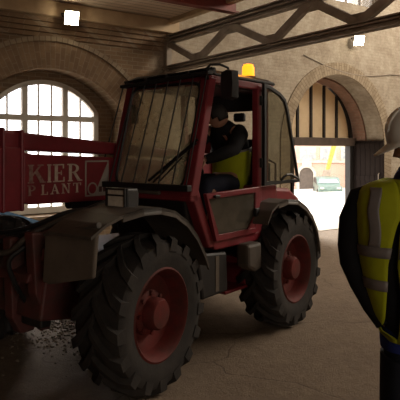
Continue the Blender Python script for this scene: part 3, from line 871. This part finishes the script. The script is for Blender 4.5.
# cowl under the windscreen
cf.prism([(rk(1.44) + .02, 1.44), (rk(1.44) - .08, 1.44), (.36, 1.33), (.47, 1.345)], 1, CY0, CY1)
cf.build('cab_frame', M['red'], tv, bevel=.012)
MB().prism([(.44, 1.345), (.34, 1.345), (.20, .72), (.30, .72)], 1, -.02, .86).build('cab_front_panel', M['black'], tv, bevel=.02)
MB().box(-.62, .30, CY0 + .03, CY1 - .12, .86, .93).build('cab_floor', M['black'], tv, bevel=.01)
MB().prism([(-.86, .93), (-.62, .93), (-.62, 1.42), (-.86, 1.42)], 1, CY0, CY1 - .06).build('cab_rear_panel', M['red'], tv, bevel=.015)
rf = MB().loft([[(x, y, z) for x, y in ((.20 - i, CY0 + i), (.20 - i, CY1 - i), (-.88 + i, CY1 - i), (-.88 + i, CY0 + i))] for i, z in ((.0, ZT + .015), (-.01, ZT + .04), (.05, ZT + .075), (.16, ZT + .09))])
rf.build('cab_roof', M['black'], tv, bevel=.02)
MB().box(-.80, .12, CY0 + .06, CY1 - .08, ZT - .06, ZT - .02).build('roof_lining', M['blackplastic'], tv, bevel=.01)
g = MB().poly([(rk(1.44), CY0 + .03, 1.44), (rk(1.44), CY1 - .06, 1.44), (rk(ZT - .03), CY1 - .07, ZT - .03), (rk(ZT - .03), CY0 + .03, ZT - .03)], [(0, 1, 2, 3)])
ws = g.build('windscreen', M['cabglass'], tv, thick=.006)
# seal round the windscreen with rounded corners
pts = []
for (y, z), a0_ in (((CY1 - .19, 2.26), 0), ((CY0 + .16, 2.26), 90), ((CY0 + .16, 1.55), 180), ((CY1 - .19, 1.55), 270)):
    for k in range(6):
        t = R(a0_ + 18 * k)
        yy, zz = y + .10 * math.cos(t), z + .10 * math.sin(t)
        pts.append((rk(zz) + .012, yy, zz))
MB().tube(pts, .014, 6, closed=True).build('windscreen_seal', M['black'], ws, smooth=True)
# stone guard in front of it
gd = MB()
gz0, gz1 = 1.47, 2.405
off = .075
for k in range(8):
    y = CY0 - .10 + k * (CY1 - CY0 + .08) / 7
    gd.tube([(rk(gz0) + off, y, gz0), (rk(gz1) + off, y + .07 - .05 * k / 7, gz1 - .035 * (1 - k / 7))], .0065, 6)
gd.build('windscreen_guard', M['black_iron'], tv, smooth=True)
gt = MB()
gl_, gr_ = Vector((rk(gz1) + off, CY0 - .04, gz1 - .03)), Vector((rk(gz1) + off, CY1 + .04, gz1 + .02))
gt.bar(gl_, gr_, .07, .03)
gt.bar(gl_ + Vector((-.05, 0, .05)), gr_ + Vector((-.05, 0, .045)), .06, .015)
for t in (.04, .28, .52, .76, .97):
    q = gl_.lerp(gr_, t); gt.box(rk(gz1) - .03, rk(gz1) + off, q.y - .015, q.y + .015, q.z, q.z + .05)
gt.build('guard_top_rail', M['black_iron'], tv, bevel=.004)
MB().box(rk(gz0) + off - .03, rk(gz0) + off + .03, CY0 - .14, CY1 + .02, gz0 - .04, gz0 + .012).build('guard_bottom_rail', M['black_iron'], tv, bevel=.006)
# wipers
wp = MB().tube([(rk(1.5) + .03, .52, 1.49), (rk(1.68) + .03, .72, 1.68), (rk(1.83) + .03, .93, 1.83)], .009, 6)
wp.tube([(rk(1.5) + .03, .58, 1.49), (rk(1.72) + .03, .80, 1.71)], .007, 6)
wp.tube([(rk(1.52) + .02, .45, 1.50), (rk(1.86) + .02, .93, 1.86)], .012, 6)
wp.build('wiper', M['black_iron'], tv)
MB().tube([(rk(1.46) + .05, .15, 1.41), (rk(1.46) + .05, .62, 1.405)], .018, 8).build('washer_pipe', M['plate_grey'], tv)
# inside mirror / number box at the windscreen's far side
MB().box(rk(2.1) - .06, rk(2.1) - .02, .0, .10, 2.02, 2.20).build('interior_box', M['black'], tv, bevel=.01)

# lower door
dl = [(.30, 1.40), (.155, .985), (-.54, .985), (-.55, 1.42)]
di = [(.255, 1.345), (.115, 1.035), (-.34, 1.035), (-.44, 1.12), (-.45, 1.36)]
d_in = [(.265, 1.355), (.125, 1.035), (-.46, 1.035), (-.47, 1.365)]
m = MB().strip(d_in + [d_in[0]], dl + [dl[0]], 1, CY1 + .0, CY1 + .035)
lowd = m.build('lower_door', M['red'], tv, bevel=.008)
MB().prism(d_in, 1, CY1 + .012, CY1 + .02).build('lower_door_glass', M['lowglass'], lowd)
MB().prism([(-.34, 1.035), (-.46, 1.035), (-.46, 1.15)], 1, CY1 + .005, CY1 + .03).build('corner_gusset', M['red'], lowd)
MB().box(.13, .20, CY1 + .03, CY1 + .06, 1.36, 1.385).build('door_handle', M['black'], lowd, bevel=.006)
MB().box(-.50, -.44, CY1 + .03, CY1 + .06, 1.14, 1.22).build('door_latch', M['black'], lowd, bevel=.006)
# upper door, swung right back against the rear of the cab
uo = [(-.585, 1.43), (-.585, 2.41), (-.70, 2.40), (-.90, 2.345), (-1.00, 2.29), (-1.06, 2.19), (-1.30, 1.43)]
ui = [(-.62, 1.465), (-.62, 2.37), (-.70, 2.36), (-.885, 2.31), (-.972, 2.26), (-1.025, 2.17), (-1.262, 1.465)]
m = MB().strip(ui + [ui[0]], uo + [uo[0]], 1, CY1 + .03, CY1 + .06)
ud = m.build('upper_door', M['black'], tv, bevel=.006)
MB().prism(ui, 1, CY1 + .042, CY1 + .048).build('upper_door_glass', M['doorglass'], ud)
MB().tube([(-.9, CY1 + .06, 1.47), (-.95, CY1 + .09, 1.52), (-1.05, CY1 + .09, 1.52), (-1.2, CY1 + .09, 1.47)], .014, 8).build('upper_door_handle', M['black'], ud, smooth=True)
for z in (1.6, 2.2): MB().tube([(-.575, CY1 + .03, z), (-.575, CY1 + .03, z + .09)], .016, 8).build('hinge', M['black'], ud)
# mirror
MB().tube([(.20, .93, 2.38), (.29, .97, 2.45), (.26, 1.0, 2.49), (.17, 1.03, 2.50), (.08, 1.05, 2.48), (.06, 1.06, 2.42)], .011, 8).build('mirror_arm', M['black_iron'], tv, smooth=True)
mi = MB().loft([[(.07 + dx * s, 1.06 + y * s, 2.335 + z * s) for y, z in ((-.07, -.115), (0, -.135), (.07, -.115), (.08, 0), (.07, .115), (0, .13), (-.07, .115), (-.08, 0))] for dx, s in ((.05, .7), (.04, .95), (-.0, 1.0), (-.035, 1.0))]).build('mirror', M['blackplastic'], tv, smooth=True)
MB().prism([(.99, 2.225), (1.13, 2.225), (1.13, 2.445), (.99, 2.445)], 0, .032, .036).build('mirror_glass', M['far_glass'], mi)
mi.matrix_local = Matrix.Translation((.07, 1.06, 2.335)) @ Matrix.Rotation(R(-12), 4, 'Z') @ Matrix.Translation((-.07, -1.06, -2.335))
# beacon
be = MB().lathe([(.075, 0), (.075, .03), (.05, .035)], 2, (0, 0, 0), 20).build('beacon_base', M['black'], tv, smooth=True)
be.location = (-.62, .80, 2.465)
MB().lathe([(.062, .03), (.060, .12), (.045, .15), (.0, .158)], 2, n=20).build('beacon_lens', M['amber'], be, smooth=True)
d = bpy.data.lights.new('beacon_glow', 'POINT'); d.energy = 4; d.color = (1, .35, .05); d.shadow_soft_size = .07
l = bpy.data.objects.new('beacon_glow', d); COL.objects.link(l); l.parent = tv; l.location = (-.62, .80, 2.70)
# seat, steering, dash
MB().box(-.76, -.24, .28, .78, 1.22, 1.34).build('seat', M['seat'], tv, bevel=.05, seg=3)
MB().prism([(-.80, 1.34), (-.72, 1.34), (-.75, 1.88), (-.80, 1.88)], 1, .28, .78).build('seat_back', M['seat'], tv, bevel=.04, seg=3)
MB().box(-.66, -.28, .26, .64, .93, 1.22).build('seat_base', M['black'], tv, bevel=.02)
MB().box(-.80, -.74, .53, .66, 2.06, 2.15).build('cab_speaker', M['blackplastic'], tv, bevel=.02)
MB().box(-.85, -.80, CY0 + .005, CY1 - .06, 2.17, 2.37).build('rear_header', M['blackplastic'], tv, bevel=.008)
MB().box(-.80, -.63, CY1 - .09, CY1 - .06, 1.42, 2.35).build('rear_quarter_post', M['black'], tv, bevel=.008)
MB().prism([(.34, 1.36), (.14, 1.36), (.10, .93), (.28, .93)], 1, .25, .70).build('dashboard', M['blackplastic'], tv, bevel=.03)
sc = MB().tube([(.20, .54, 1.30), (.08, .54, 1.60)], .035)
sc.build('steering_column', M['black'], tv)
c_, u_, v_ = Vector((.06, .54, 1.62)), Vector((.75, 0, .42)).normalized(), Vector((0, 1, 0))
sw = MB().tube([c_ + (u_ * math.cos(t) + v_ * math.sin(t)) * .18 for t in [2 * PI * k / 24 for k in range(24)]], .014, 8, closed=True)
for t in (0, 2.1, 4.2): sw.tube([c_, c_ + (u_ * math.cos(t) + v_ * math.sin(t)) * .18], .011, 6)
sw.build('steering_wheel', M['black'], tv, smooth=True)
# steps and tanks under the door
MB().prism([(.45, .94), (.20, .93), (.14, .50), (.36, .50)], 1, .42, .78).build('fuel_tank', M['blackplastic'], tv, bevel=.03)
MB().prism([(.36, .90), (-.08, .86), (-.10, .50), (.28, .49)], 1, .72, .93).build('battery_box', M['blackplastic'], tv, bevel=.025)
MB().box(.05, .10, .925, .935, .53, .84).build('box_rib', M['plate_grey'], tv)
st = MB().box(-.50, -.12, .45, .52, .47, .90).box(-.44, -.26, .50, .93, .72, .78).box(-.50, -.12, .50, .88, .45, .48).box(-.50, -.47, .50, .86, .46, .72)
st.build('step_well', M['red'], tv, bevel=.006)
MB().prism([(-.22, .91), (-.46, .91), (-.47, .66), (-.36, .64), (-.23, .70)], 1, .92, 1.06).build('side_tank', M['fender'], tv, bevel=.03)
# rear body
MB().prism([(-.84, .9), (-.84, 1.40), (-1.7, 1.33), (-1.95, 1.2), (-1.98, .6), (-1.3, .6)], 1, -.35, .66).build('engine_cover', M['red'], tv, bevel=.04)
MB().prism([(-.56, .95), (-.62, 1.42), (-.95, 1.42), (-.95, 1.2), (-.72, .9)], 1, .70, .93).build('rear_side_panel', M['red'], tv, bevel=.015)
hr = MB().tube([(-1.15, .72, 1.27), (-1.15, .72, 1.62), (-1.15, .64, 1.66)], .012, 8).tube([(-1.28, .72, 1.25), (-1.28, .72, 1.62), (-1.28, .64, 1.66)], .012, 8)
hr.build('grab_rail', M['chrome'], tv)

# ---------------------------------------------------------------- people
def skin(nodes, edges, name, mat, parent=None, levels=2, root=0):
    """nodes: (x, y, z, radius) or (x,y,z,rx,ry)"""
    me = bpy.data.meshes.new(name)
    me.from_pydata([n[:3] for n in nodes], edges, [])
    o = bpy.data.objects.new(name, me); COL.objects.link(o)
    o.modifiers.new('skin', 'SKIN')
    if not me.skin_vertices: me.attributes  # layer is created with the modifier
    if not me.skin_vertices:
        bm = bmesh.new(); bm.from_mesh(me); bm.verts.layers.skin.verify(); bm.to_mesh(me); bm.free()
    for i, n in enumerate(nodes):
        sv = me.skin_vertices[0].data[i]
        sv.radius = (n[3], n[4] if len(n) > 4 else n[3]); sv.use_root = (i == root)
    sd = o.modifiers.new('sub', 'SUBSURF'); sd.levels = levels; sd.render_levels = levels
    bpy.context.view_layer.update()
    baked(o)
    o.data.name = name
    o.data.materials.clear()
    for m in (mat if isinstance(mat, list) else [mat]): o.data.materials.append(m)
    for p in o.data.polygons: p.use_smooth = True
    if parent is not None: o.parent = parent
    return o

def chain(*idx): return [(a, b) for a, b in zip(idx, idx[1:])]

def head_bm(bm, Mx):
    """a head of 0.23 m: origin at its centre, +x the face, +z up"""
    g = bmesh.ops.create_uvsphere(bm, u_segments=28, v_segments=20, radius=1)
    for v in g['verts']:
        x, y, z = v.co
        f = max(x, 0)
        w = .076 * (1 - .22 * max(-z, 0) ** 1.5 - .06 * f)
        X = x * .096 - .006
        if z < 0: X = X + .018 * (-z) * f - .02 * (-z) * (1 if x < 0 else 0) * abs(x)
        v.co = Vector((X, y * w, z * .118))
        # eye sockets, cheek, chin, brow
        for sy in (-1, 1):
            d = (v.co - Vector((.088, sy * .03, .008))).length
            v.co.x -= .012 * math.exp(-(d / .018) ** 2)
        d = (v.co - Vector((.085, 0, -.10))).length
        v.co.x += .012 * math.exp(-(d / .03) ** 2)
        d = (v.co - Vector((.09, 0, .03))).length
        v.co.x += .004 * math.exp(-(d / .03) ** 2)
        v.co = Mx @ v.co
    def add(vs, faces, mi=0):
        bv = [bm.verts.new(Mx @ Vector(p)) for p in vs]
        for f_ in faces:
            fc = bm.faces.new([bv[i] for i in f_]); fc.material_index = mi; fc.smooth = True
    add([(.086, 0, .02), (.088, -.017, -.036), (.088, .017, -.036), (.118, 0, -.03), (.09, 0, -.045)], [(0, 1, 3), (0, 3, 2), (1, 4, 3), (3, 4, 2)])
    for z, dz in ((-.066, .006), (-.077, -.007)):
        add([(.084, -.026, -.071), (.096, 0, -.071), (.084, .026, -.071), (.094, .0, z + dz * .2)], [(0, 1, 3), (1, 2, 3)], 0)
    for sy in (-1, 1):
        for r, off, mi in ((.012, 0, 1), (.0065, .0075, 2)):
            e = bmesh.ops.create_uvsphere(bm, u_segments=10, v_segments=8, radius=r)
            for v in e['verts']: v.co = Mx @ (v.co + Vector((.075 + off, sy * .03, .008)))
            for fc in {f_ for v in e['verts'] for f_ in v.link_faces}: fc.material_index = mi
        e = bmesh.ops.create_uvsphere(bm, u_segments=10, v_segments=8, radius=1)
        for v in e['verts']: v.co = Mx @ Vector((v.co.x * .018 - .005, v.co.y * .009 + sy * .078, v.co.z * .032 - .005))
    for fc in bm.faces: fc.smooth = True

def hair_cap(Mx, parent, low=-.02):
    m = MB()
    g = bmesh.ops.create_uvsphere(m.bm, u_segments=24, v_segments=16, radius=1)
    for v in g['verts']: v.co = Vector((v.co.x * .102 - .008, v.co.y * .084, v.co.z * .126 + .002))
    bmesh.ops.delete(m.bm, geom=[v for v in m.bm.verts if (v.co.x > .045 and v.co.z < .055) or v.co.z < -.075 or (v.co.x > .0 and v.co.z < -.03)], context='VERTS')
    for v in m.bm.verts: v.co = Mx @ v.co
    return m.build('hair', M['hair'], parent, smooth=True, thick=.008)

def hand_bm(bm, wrist, direction, palm_n, curl, side, s=1.0):
    """a hand of five bent fingers: direction = wrist to knuckles, palm_n = where the palm looks"""
    d = Vector(direction).normalized(); n = (Vector(palm_n) - d * Vector(palm_n).dot(d)).normalized(); t = d.cross(n) * side
    w = Vector(wrist)
    mb = MB()
    mb.loft([[w + d * u_ * s + t * (a * hw_) * s + n * (b * hz) * s for a, b in ((-1, -.7), (-.5, -1), (.5, -1), (1, -.7), (1, .7), (.5, 1), (-.5, 1), (-1, .7))] for u_, hw_, hz in ((-.02, .026, .022), (.02, .034, .020), (.06, .042, .017), (.095, .041, .013))])
    for k, (off, ln) in enumerate(((.031, .078), (.0105, .088), (-.0105, .082), (-.031, .064))):
        p = w + d * .085 * s + t * off * s
        pts = [p]; a = 0
        for j, q in enumerate((.45, .32, .23)):
            a += curl * (.7, 1.0, .8)[j]
            p = p + (d * math.cos(a) + n * math.sin(a)) * ln * q * s
            pts.append(p)
        mb.tube(pts, [.0095 * s, .009 * s, .0085 * s, .006 * s], 8)
    p0 = w + d * .025 * s + t * .03 * s
    p1 = p0 + (d * .6 + t * .7 + n * .35).normalized() * .04 * s
    p2 = p1 + (d * .85 + t * .2 + n * .5).normalized() * .032 * s
    p3 = p2 + (d * .9 - t * .1 + n * .5).normalized() * .025 * s
    mb.tube([p0, p1, p2, p3], [.013 * s, .011 * s, .010 * s, .007 * s], 8)
    me = bpy.data.meshes.new('tmp'); mb.bm.to_mesh(me); mb.bm.free()
    bm.from_mesh(me); bpy.data.meshes.remove(me)

def body(nodes, edges, heads, hands, name, root=0):
    o = skin(nodes, edges, name, [M['skin'], M['eye'], M['hair']], root=root)
    bm = bmesh.new(); bm.from_mesh(o.data)
    for h in hands: hand_bm(bm, *h)
    head_bm(bm, heads)
    for f_ in bm.faces: f_.smooth = True
    bm.to_mesh(o.data); bm.free()
    return o

def helmet(Mx, parent):
    """hard hat: dome, ridge and front peak; origin at head centre, +x the face"""
    m = MB()
    n, rows = 32, 9
    rings = []
    for i in range(rows):
        t = i / (rows - 1) * PI / 2
        rings.append([Vector((math.cos(t) ** .8 * .128 * math.cos(2 * PI * k / n) - .008, math.cos(t) ** .8 * .108 * math.sin(2 * PI * k / n), .035 + .130 * math.sin(t))) for k in range(n)])
    brim = []
    for k in range(n):
        c, s_ = math.cos(2 * PI * k / n), math.sin(2 * PI * k / n)
        pk = max(c, 0) ** 1.6
        brim.append(Vector(((.142 + .062 * pk) * c - .008, (.125) * s_, .030 - .025 * pk)))
    low = [p + Vector((0, 0, -.006)) for p in brim]
    inner = [Vector((p.x * .93, p.y * .93, .028)) for p in rings[0]]
    m.loft([[Mx @ p for p in r] for r in [inner, low, brim] + rings[:-1]], caps=False)
    top = m.bm.verts.new(Mx @ Vector((-.008, 0, .165)))
    m.bm.verts.ensure_lookup_table()
    last = [m.bm.verts[len(m.bm.verts) - 1 - n + k] for k in range(n)]
    for k in range(n): m.bm.faces.new((last[k], last[(k + 1) % n], top))
    h = m.build('hard_hat', M['helmet'], parent, smooth=True, angle=60)
    rd = MB()
    for y in (-.03, 0, .03):
        rd.tube([Mx @ Vector((math.cos(t) * .118 - .008, y, .045 + .128 * math.sin(t) * (1 - 2.5 * y * y))) for t in [R(20 + 14 * k) for k in range(11)]], .006, 6)
    rd.build('helmet_ridge', M['helmet'], h, smooth=True)
    return h

# the bystander in the foreground, seen from behind at the right
PD = 2.60
def PX(px): return (px - 200) / 560 * PD
def PXF(px): return (px - 200) / 560 * (PD - .145)
def PZ(py): return 1.77 - (py - 150) * PD / 560
cx = PX(414)
HM = Matrix.Translation((PX(413.5), PD - .02, PZ(142.5))) @ Matrix.Rotation(R(176), 4, 'Z') @ Matrix.Rotation(R(19), 4, 'Y')
hipx = PX(424)
nodes = [(hipx, PD, .93, .13, .11), (cx + .02, PD, 1.15, .14, .11), (cx, PD, 1.40, .16, .12), (cx, PD, 1.55, .10, .09), (cx - .005, PD, 1.68, .055), (cx - .01, PD - .015, 1.79, .055),
         (cx - .19, PD + .01, 1.55, .058), (PX(354), PD + .03, 1.25, .045), (PX(382), PD - .02, 1.01, .034), (PX(393), PD - .03, .93, .028),
         (cx + .19, PD + .01, 1.55, .058), (cx + .27, PD + .02, 1.24, .045), (cx + .28, PD + .08, .98, .032),
         (hipx - .10, PD, .86, .095), (hipx - .11, PD + .02, .48, .062), (hipx - .11, PD - .02, .11, .042), (hipx - .12, PD + .15, .05, .04),
         (hipx + .10, PD, .86, .095), (hipx + .12, PD + .02, .48, .062), (hipx + .12, PD - .02, .11, .042), (hipx + .14, PD + .15, .05, .04)]
E_ = chain(0, 1, 2, 3, 4, 5) + chain(3, 6, 7, 8, 9) + chain(3, 10, 11, 12) + chain(0, 13, 14, 15, 16) + chain(0, 17, 18, 19, 20)
man = body(nodes, E_, HM, [((PX(393), PD - .02, .94), (.3, .1, -.95), (.9, .2, .2), .35, -1, 1.0), ((cx + .28, PD + .08, .97), (0, .1, -1), (-1, 0, 0), .3, 1, 1.0)], 'person')
tag(man, 'person in white hard hat and yellow hi-vis vest standing in the right foreground', 'person')
helmet(HM, man)
hair_cap(HM, man)
# clothes as lofted shells
def ell(cx_, cy_, z, rx, ry, a0_=0, a1_=2 * PI, n=36, closed=True):
    k_ = n if closed else n + 1
    out = []
    for k in range(k_):
        t = a0_ + (a1_ - a0_) * k / n
        c, s_ = math.cos(t), math.sin(t)
        e = .85
        out.append((cx_ + rx * math.copysign(abs(c) ** e, c), cy_ + ry * math.copysign(abs(s_) ** e, s_), z))
    return out
TR = [(.845, PX(388), .205, .155), (.90, PX(385), .205, .16), (.95, PX(380), .215, .16), (1.02, PX(372), .225, .155), (1.15, PX(365), .24, .16), (1.30, PX(359.5), .25, .165), (1.45, PX(357), .256, .16), (1.53, PX(357), .25, .15), (1.575, PX(360), .235, .135), (1.605, PX(367), .20, .115), (1.625, PX(378), .14, .095), (1.64, PX(391), .095, .085)]
def ring_at(z):
    for (z0, e0, x0, y0), (z1, e1, x1, y1) in zip(TR, TR[1:]):
        if z0 <= z <= z1:
            t = (z - z0) / (z1 - z0)
            return e0 + (e1 - e0) * t, x0 + (x1 - x0) * t, y0 + (y1 - y0) * t
zs_ = [.91, .92, .95, 1.0, 1.06, 1.12, 1.18, 1.24, 1.30, 1.36, 1.42, 1.47, 1.51, 1.545, 1.575, 1.595, 1.615, 1.635]
jk = MB().loft([ell(ring_at(z)[0] + ring_at(z)[1], PD, z, ring_at(z)[1] - .012, ring_at(z)[2] - .012) for z in zs_])
jk.tube([(cx - .15, PD + .02, 1.555), (PX(357) + .03, PD + .035, 1.53), (PX(355.5), PD + .04, 1.44), (PX(354), PD + .045, 1.32), (PX(355.5), PD + .045, 1.245), (PX(363), PD + .03, 1.15), (PX(373), PD + .0, 1.05), (PX(383), PD - .03, .975)], [.07, .072, .066, .064, .062, .056, .05, .045], 18)
jk.tube([(cx + .15, PD + .02, 1.555), (cx + .24, PD + .02, 1.53), (cx + .27, PD + .02, 1.36), (cx + .28, PD + .02, 1.24), (cx + .285, PD + .05, 1.1), (cx + .28, PD + .075, 1.0)], [.07, .072, .064, .06, .052, .046], 18)
jk.build('jacket', M['jacket'], man, smooth=True, angle=80)
# the vest: open along a slit down its left-hand side of the back
def slit(z):
    """pixel-free: x of the slit's two edges at height z"""
    if z > 1.47 or z < .935: return None
    t = min(1, (1.47 - z) / .21)
    l_ = PXF(400.5) + (PXF(388.5) - PXF(400.5)) * t ** .6
    w_ = .012 + .042 * min(1, (1.47 - z) / .35)
    return l_, l_ + w_
def vest_ring(z, grow):
    e, rx, ry = ring_at(z)
    c_x = e + rx
    rx += grow; ry += grow
    s_ = slit(z) or (PXF(400.5), PXF(400.5) + .0006)
    def ang(x):
        q = max(-.99, min(.99, (x - c_x) / rx)); q = math.copysign(abs(q) ** (1 / .85), q)
        return -math.acos(q)                    # camera side of the ellipse
    aR, aL = ang(s_[1]), ang(s_[0])
    return c_x, rx, ry, aR, aL + 2 * PI
def vest_band(z0, z1, steps, grow, name, mat, a_from=None, a_to=None, parent=None):
    rr = []
    for i in range(steps + 1):
        z = z0 + (z1 - z0) * i / steps
        c_x, rx, ry, a_, b_ = vest_ring(z, grow)
        # from the slit's right edge round the far side (increasing angle) to its left edge
        if a_from: a_, b_ = a_from(z, a_, b_), a_to(z, a_, b_)
        rr.append(ell(c_x, PD, z, rx, ry, a_, b_, 60, closed=False) if a_ is not None else None)
    return MB().loft(rr, closed=False, caps=False).build(name, mat, parent, smooth=True, thick=.006, angle=180)
vest = vest_band(.905, 1.635, 40, .006, 'hi_vis_vest', M['hivis'], parent=man)
for z in (1.292, 1.143):
    vest_band(z, z + .047, 2, .012, 'reflective_band', M['tape'], parent=vest)
def stripe(x0, x1, name):
    m = MB(); rr = []
    for i in range(15):
        z = 1.339 + (1.60 - 1.339) * i / 14
        e, rx, ry = ring_at(z); c_x = e + rx; rx += .012; ry += .012
        def an(x):
            q = max(-.995, min(.995, (x - c_x) / rx)); q = math.copysign(abs(q) ** (1 / .85), q); return -math.acos(q)
        sh = .004 * math.sin(i * .5)
        rr.append(ell(c_x, PD, z, rx, ry, an(x0(z) + sh), an(x1(z) + sh), 6, closed=False))
    m.loft(rr, closed=False, caps=False).build(name, M['tape'], vest, smooth=True, thick=.005, angle=180)
stripe(lambda z: PXF(371.5 + 4 * max(0, (z - 1.5) / .1)), lambda z: PXF(381 + 4 * max(0, (z - 1.5) / .1)), 'shoulder_stripe')
stripe(lambda z: 2 * PX(414) - PXF(374), lambda z: 2 * PX(414) - PXF(365), 'shoulder_stripe')
# collar, shirt hem, trousers
MB().loft([ell(cx - .005, PD - .005, 1.60, .092, .085), ell(cx - .008, PD - .01, 1.65, .082, .078), ell(cx - .012 + .02, PD - .012, 1.69, .075, .075), ell(cx + .012, PD - .012, 1.695, .066, .066), ell(cx, PD - .01, 1.62, .07, .07)], caps=False).build('collar', M['blue'], man, smooth=True)
MB().loft([ell(hipx - .018, PD, .855, .178, .125), ell(hipx - .02, PD, .89, .18, .125), ell(hipx - .025, PD, .97, .175, .12)], caps=False).build('shirt_hem', M['blue'], man, smooth=True)
tm = MB()
tm.loft([ell(hipx, PD, .80, .18, .135), ell(hipx, PD, .86, .175, .12), ell(hipx, PD, .93, .165, .115)])
for s_ in (-1, 1):
    tm.loft([ell(hipx + s_ * .13, PD - .0, .08, .06, .075, n=20), ell(hipx + s_ * .125, PD + .01, .3, .07, .08, n=20), ell(hipx + s_ * .115, PD + .02, .5, .08, .09, n=20), ell(hipx + s_ * .095, PD, .82, .098, .13, n=20)])
tm.build('trousers', M['jeans'], man, smooth=True, angle=70)
for s_ in (-1, 1):
    x = hipx + s_ * .13
    MB().loft([[(x + a * .055, PD + b, z) for a, b in ((-1, -.08), (1, -.08), (1, .1), (.7, .2), (0, .235), (-.7, .2), (-1, .1))] for z in (.0, .04)] +
              [[(x + a * .05, PD + b, z) for a, b in ((-1, -.075), (1, -.075), (1, .05), (.7, .12 if z < .1 else .07), (0, .14 if z < .1 else .08), (-.7, .12 if z < .1 else .07), (-1, .05))] for z in (.085, .16)]).build('boot', M['boot'], man, bevel=.012)

# the driver in the cab (vehicle coordinates)
DH = Matrix.Translation((-.29, .55, 2.10)) @ Matrix.Rotation(R(-60), 4, 'Z') @ Matrix.Rotation(R(26), 4, 'Y')
dn = [(-.62, .46, 1.44, .13, .12), (-.66, .47, 1.62, .13, .11), (-.60, .48, 1.84, .135, .11), (-.50, .50, 1.98, .09, .08), (-.41, .53, 2.03, .05), (-.35, .55, 2.07, .055),
      (-.48, .68, 1.95, .06), (-.27, .76, 1.78, .047), (.0, .62, 1.68, .034),
      (-.48, .30, 1.95, .06), (-.25, .24, 1.76, .047), (.0, .33, 1.68, .034),
      (-.48, .58, 1.42, .09), (-.08, .60, 1.42, .07), (.02, .60, 1.03, .048), (.10, .60, .97, .04),
      (-.48, .36, 1.42, .09), (-.08, .34, 1.42, .07), (.02, .34, 1.03, .048), (.10, .34, .97, .04)]
de = chain(0, 1, 2, 3, 4, 5) + chain(3, 6, 7, 8) + chain(3, 9, 10, 11) + chain(0, 12, 13, 14, 15) + chain(0, 16, 17, 18, 19)
drv = body(dn, de, DH, [((.0, .62, 1.68), (.9, -.1, -.15), (0, -.3, -1), .9, 1, .95), ((.0, .33, 1.68), (.9, .1, -.15), (0, .3, -1), .9, -1, .95)], 'person')
drv.matrix_world = VEH @ Matrix.Translation((-.03, .08, 0))
tag(drv, 'person in dark jacket and yellow vest seated at the wheel in the red cab', 'person')
hair_cap(DH, drv)
jm = MB()
def oell(c, rx, ry, n=20, tilt=0):
    return [(c[0] + rx * math.cos(2 * PI * k / n), c[1] + ry * math.sin(2 * PI * k / n), c[2] + rx * math.cos(2 * PI * k / n) * tilt) for k in range(n)]
SP = [((-.62, .46, 1.38), .17, .20), ((-.66, .47, 1.52), .17, .20), ((-.66, .475, 1.68), .165, .205), ((-.61, .48, 1.83), .165, .22), ((-.54, .49, 1.94), .14, .21), ((-.48, .505, 2.0), .11, .15), ((-.43, .52, 2.05), .08, .085)]
jm.loft([oell(c, a - .008, b - .008, tilt=-.25) for c, a, b in SP])
jm.tube([(-.54, .64, 1.95), (-.47, .70, 1.92), (-.27, .77, 1.78), (-.13, .70, 1.72), (-.02, .63, 1.68)], [.08, .085, .066, .056, .045], 16)
jm.tube([(-.54, .33, 1.95), (-.47, .27, 1.92), (-.25, .24, 1.76), (-.12, .28, 1.71), (-.02, .33, 1.68)], [.08, .085, .066, .056, .045], 16)
jm.build('jacket', M['jacket'], drv, smooth=True, angle=80)
dv = MB().loft([oell(c, a + .006, b + .006, tilt=-.25) for c, a, b in SP[:3]] + [oell((-.64, .478, 1.77), .172, .22, tilt=-.25)], caps=False).build('hi_vis_vest', M['hivis'], drv, smooth=True, thick=.006)
MB().loft([oell((-.65, .473, 1.745), .178, .222, tilt=-.25), oell((-.64, .476, 1.79), .178, .226, tilt=-.25)], caps=False).build('reflective_band', M['tape'], dv, smooth=True, thick=.005)
tm = MB()
for y in (.585, .35):
    tm.tube([(-.52, y * .7 + .14, 1.42), (-.30, y, 1.44), (-.08, y, 1.43), (-.02, y, 1.33), (.01, y, 1.15), (.03, y, 1.0)], [.11, .10, .082, .078, .066, .058], 16)
tm.build('trousers', M['navy'], drv, smooth=True, angle=80)
for y in (.595, .345):
    MB().loft([[(.03 + a, y + b * .045, z) for a, b in ((-.08, -1), (.12, -1), (.18, 0), (.12, 1), (-.08, 1))] for z in (.932, .97)] + [[(.03 + a, y + b * .042, z) for a, b in ((-.07, -1), (.05, -1), (.07, 0), (.05, 1), (-.07, 1))] for z in (1.0, 1.05)]).build('boot', M['boot'], drv, bevel=.01)

# ---------------------------------------------------------------- loose gravel on the floor
def gravel(name, n, cxy, sx, sy, rot, rmin, rmax, label):
    m = MB()
    for i in range(n):
        a, b = random.gauss(0, 1) * sx, random.gauss(0, 1) * sy
        x = cxy[0] + a * math.cos(rot) - b * math.sin(rot); y = cxy[1] + a * math.sin(rot) + b * math.cos(rot)
        r = random.uniform(rmin, rmax)
        g_ = bmesh.ops.create_icosphere(m.bm, subdivisions=1, radius=r)
        e = Matrix.Rotation(random.uniform(0, PI), 3, Vector((random.random(), random.random(), random.random() + .1)).normalized())
        for v in g_['verts']:
            q = e @ v.co
            v.co = Vector((q.x * random.uniform(.8, 1.3) + x, q.y * random.uniform(.8, 1.3) + y, q.z * .7 + r * .3))
    return tag(m.build(name, M['gravel']), label, 'gravel', kind='stuff')
gravel('loose_gravel', 1300, (-1.36, 5.75), .32, .45, .3, .005, .015, 'loose pale gravel scattered on the dirt floor under and behind the red machine')
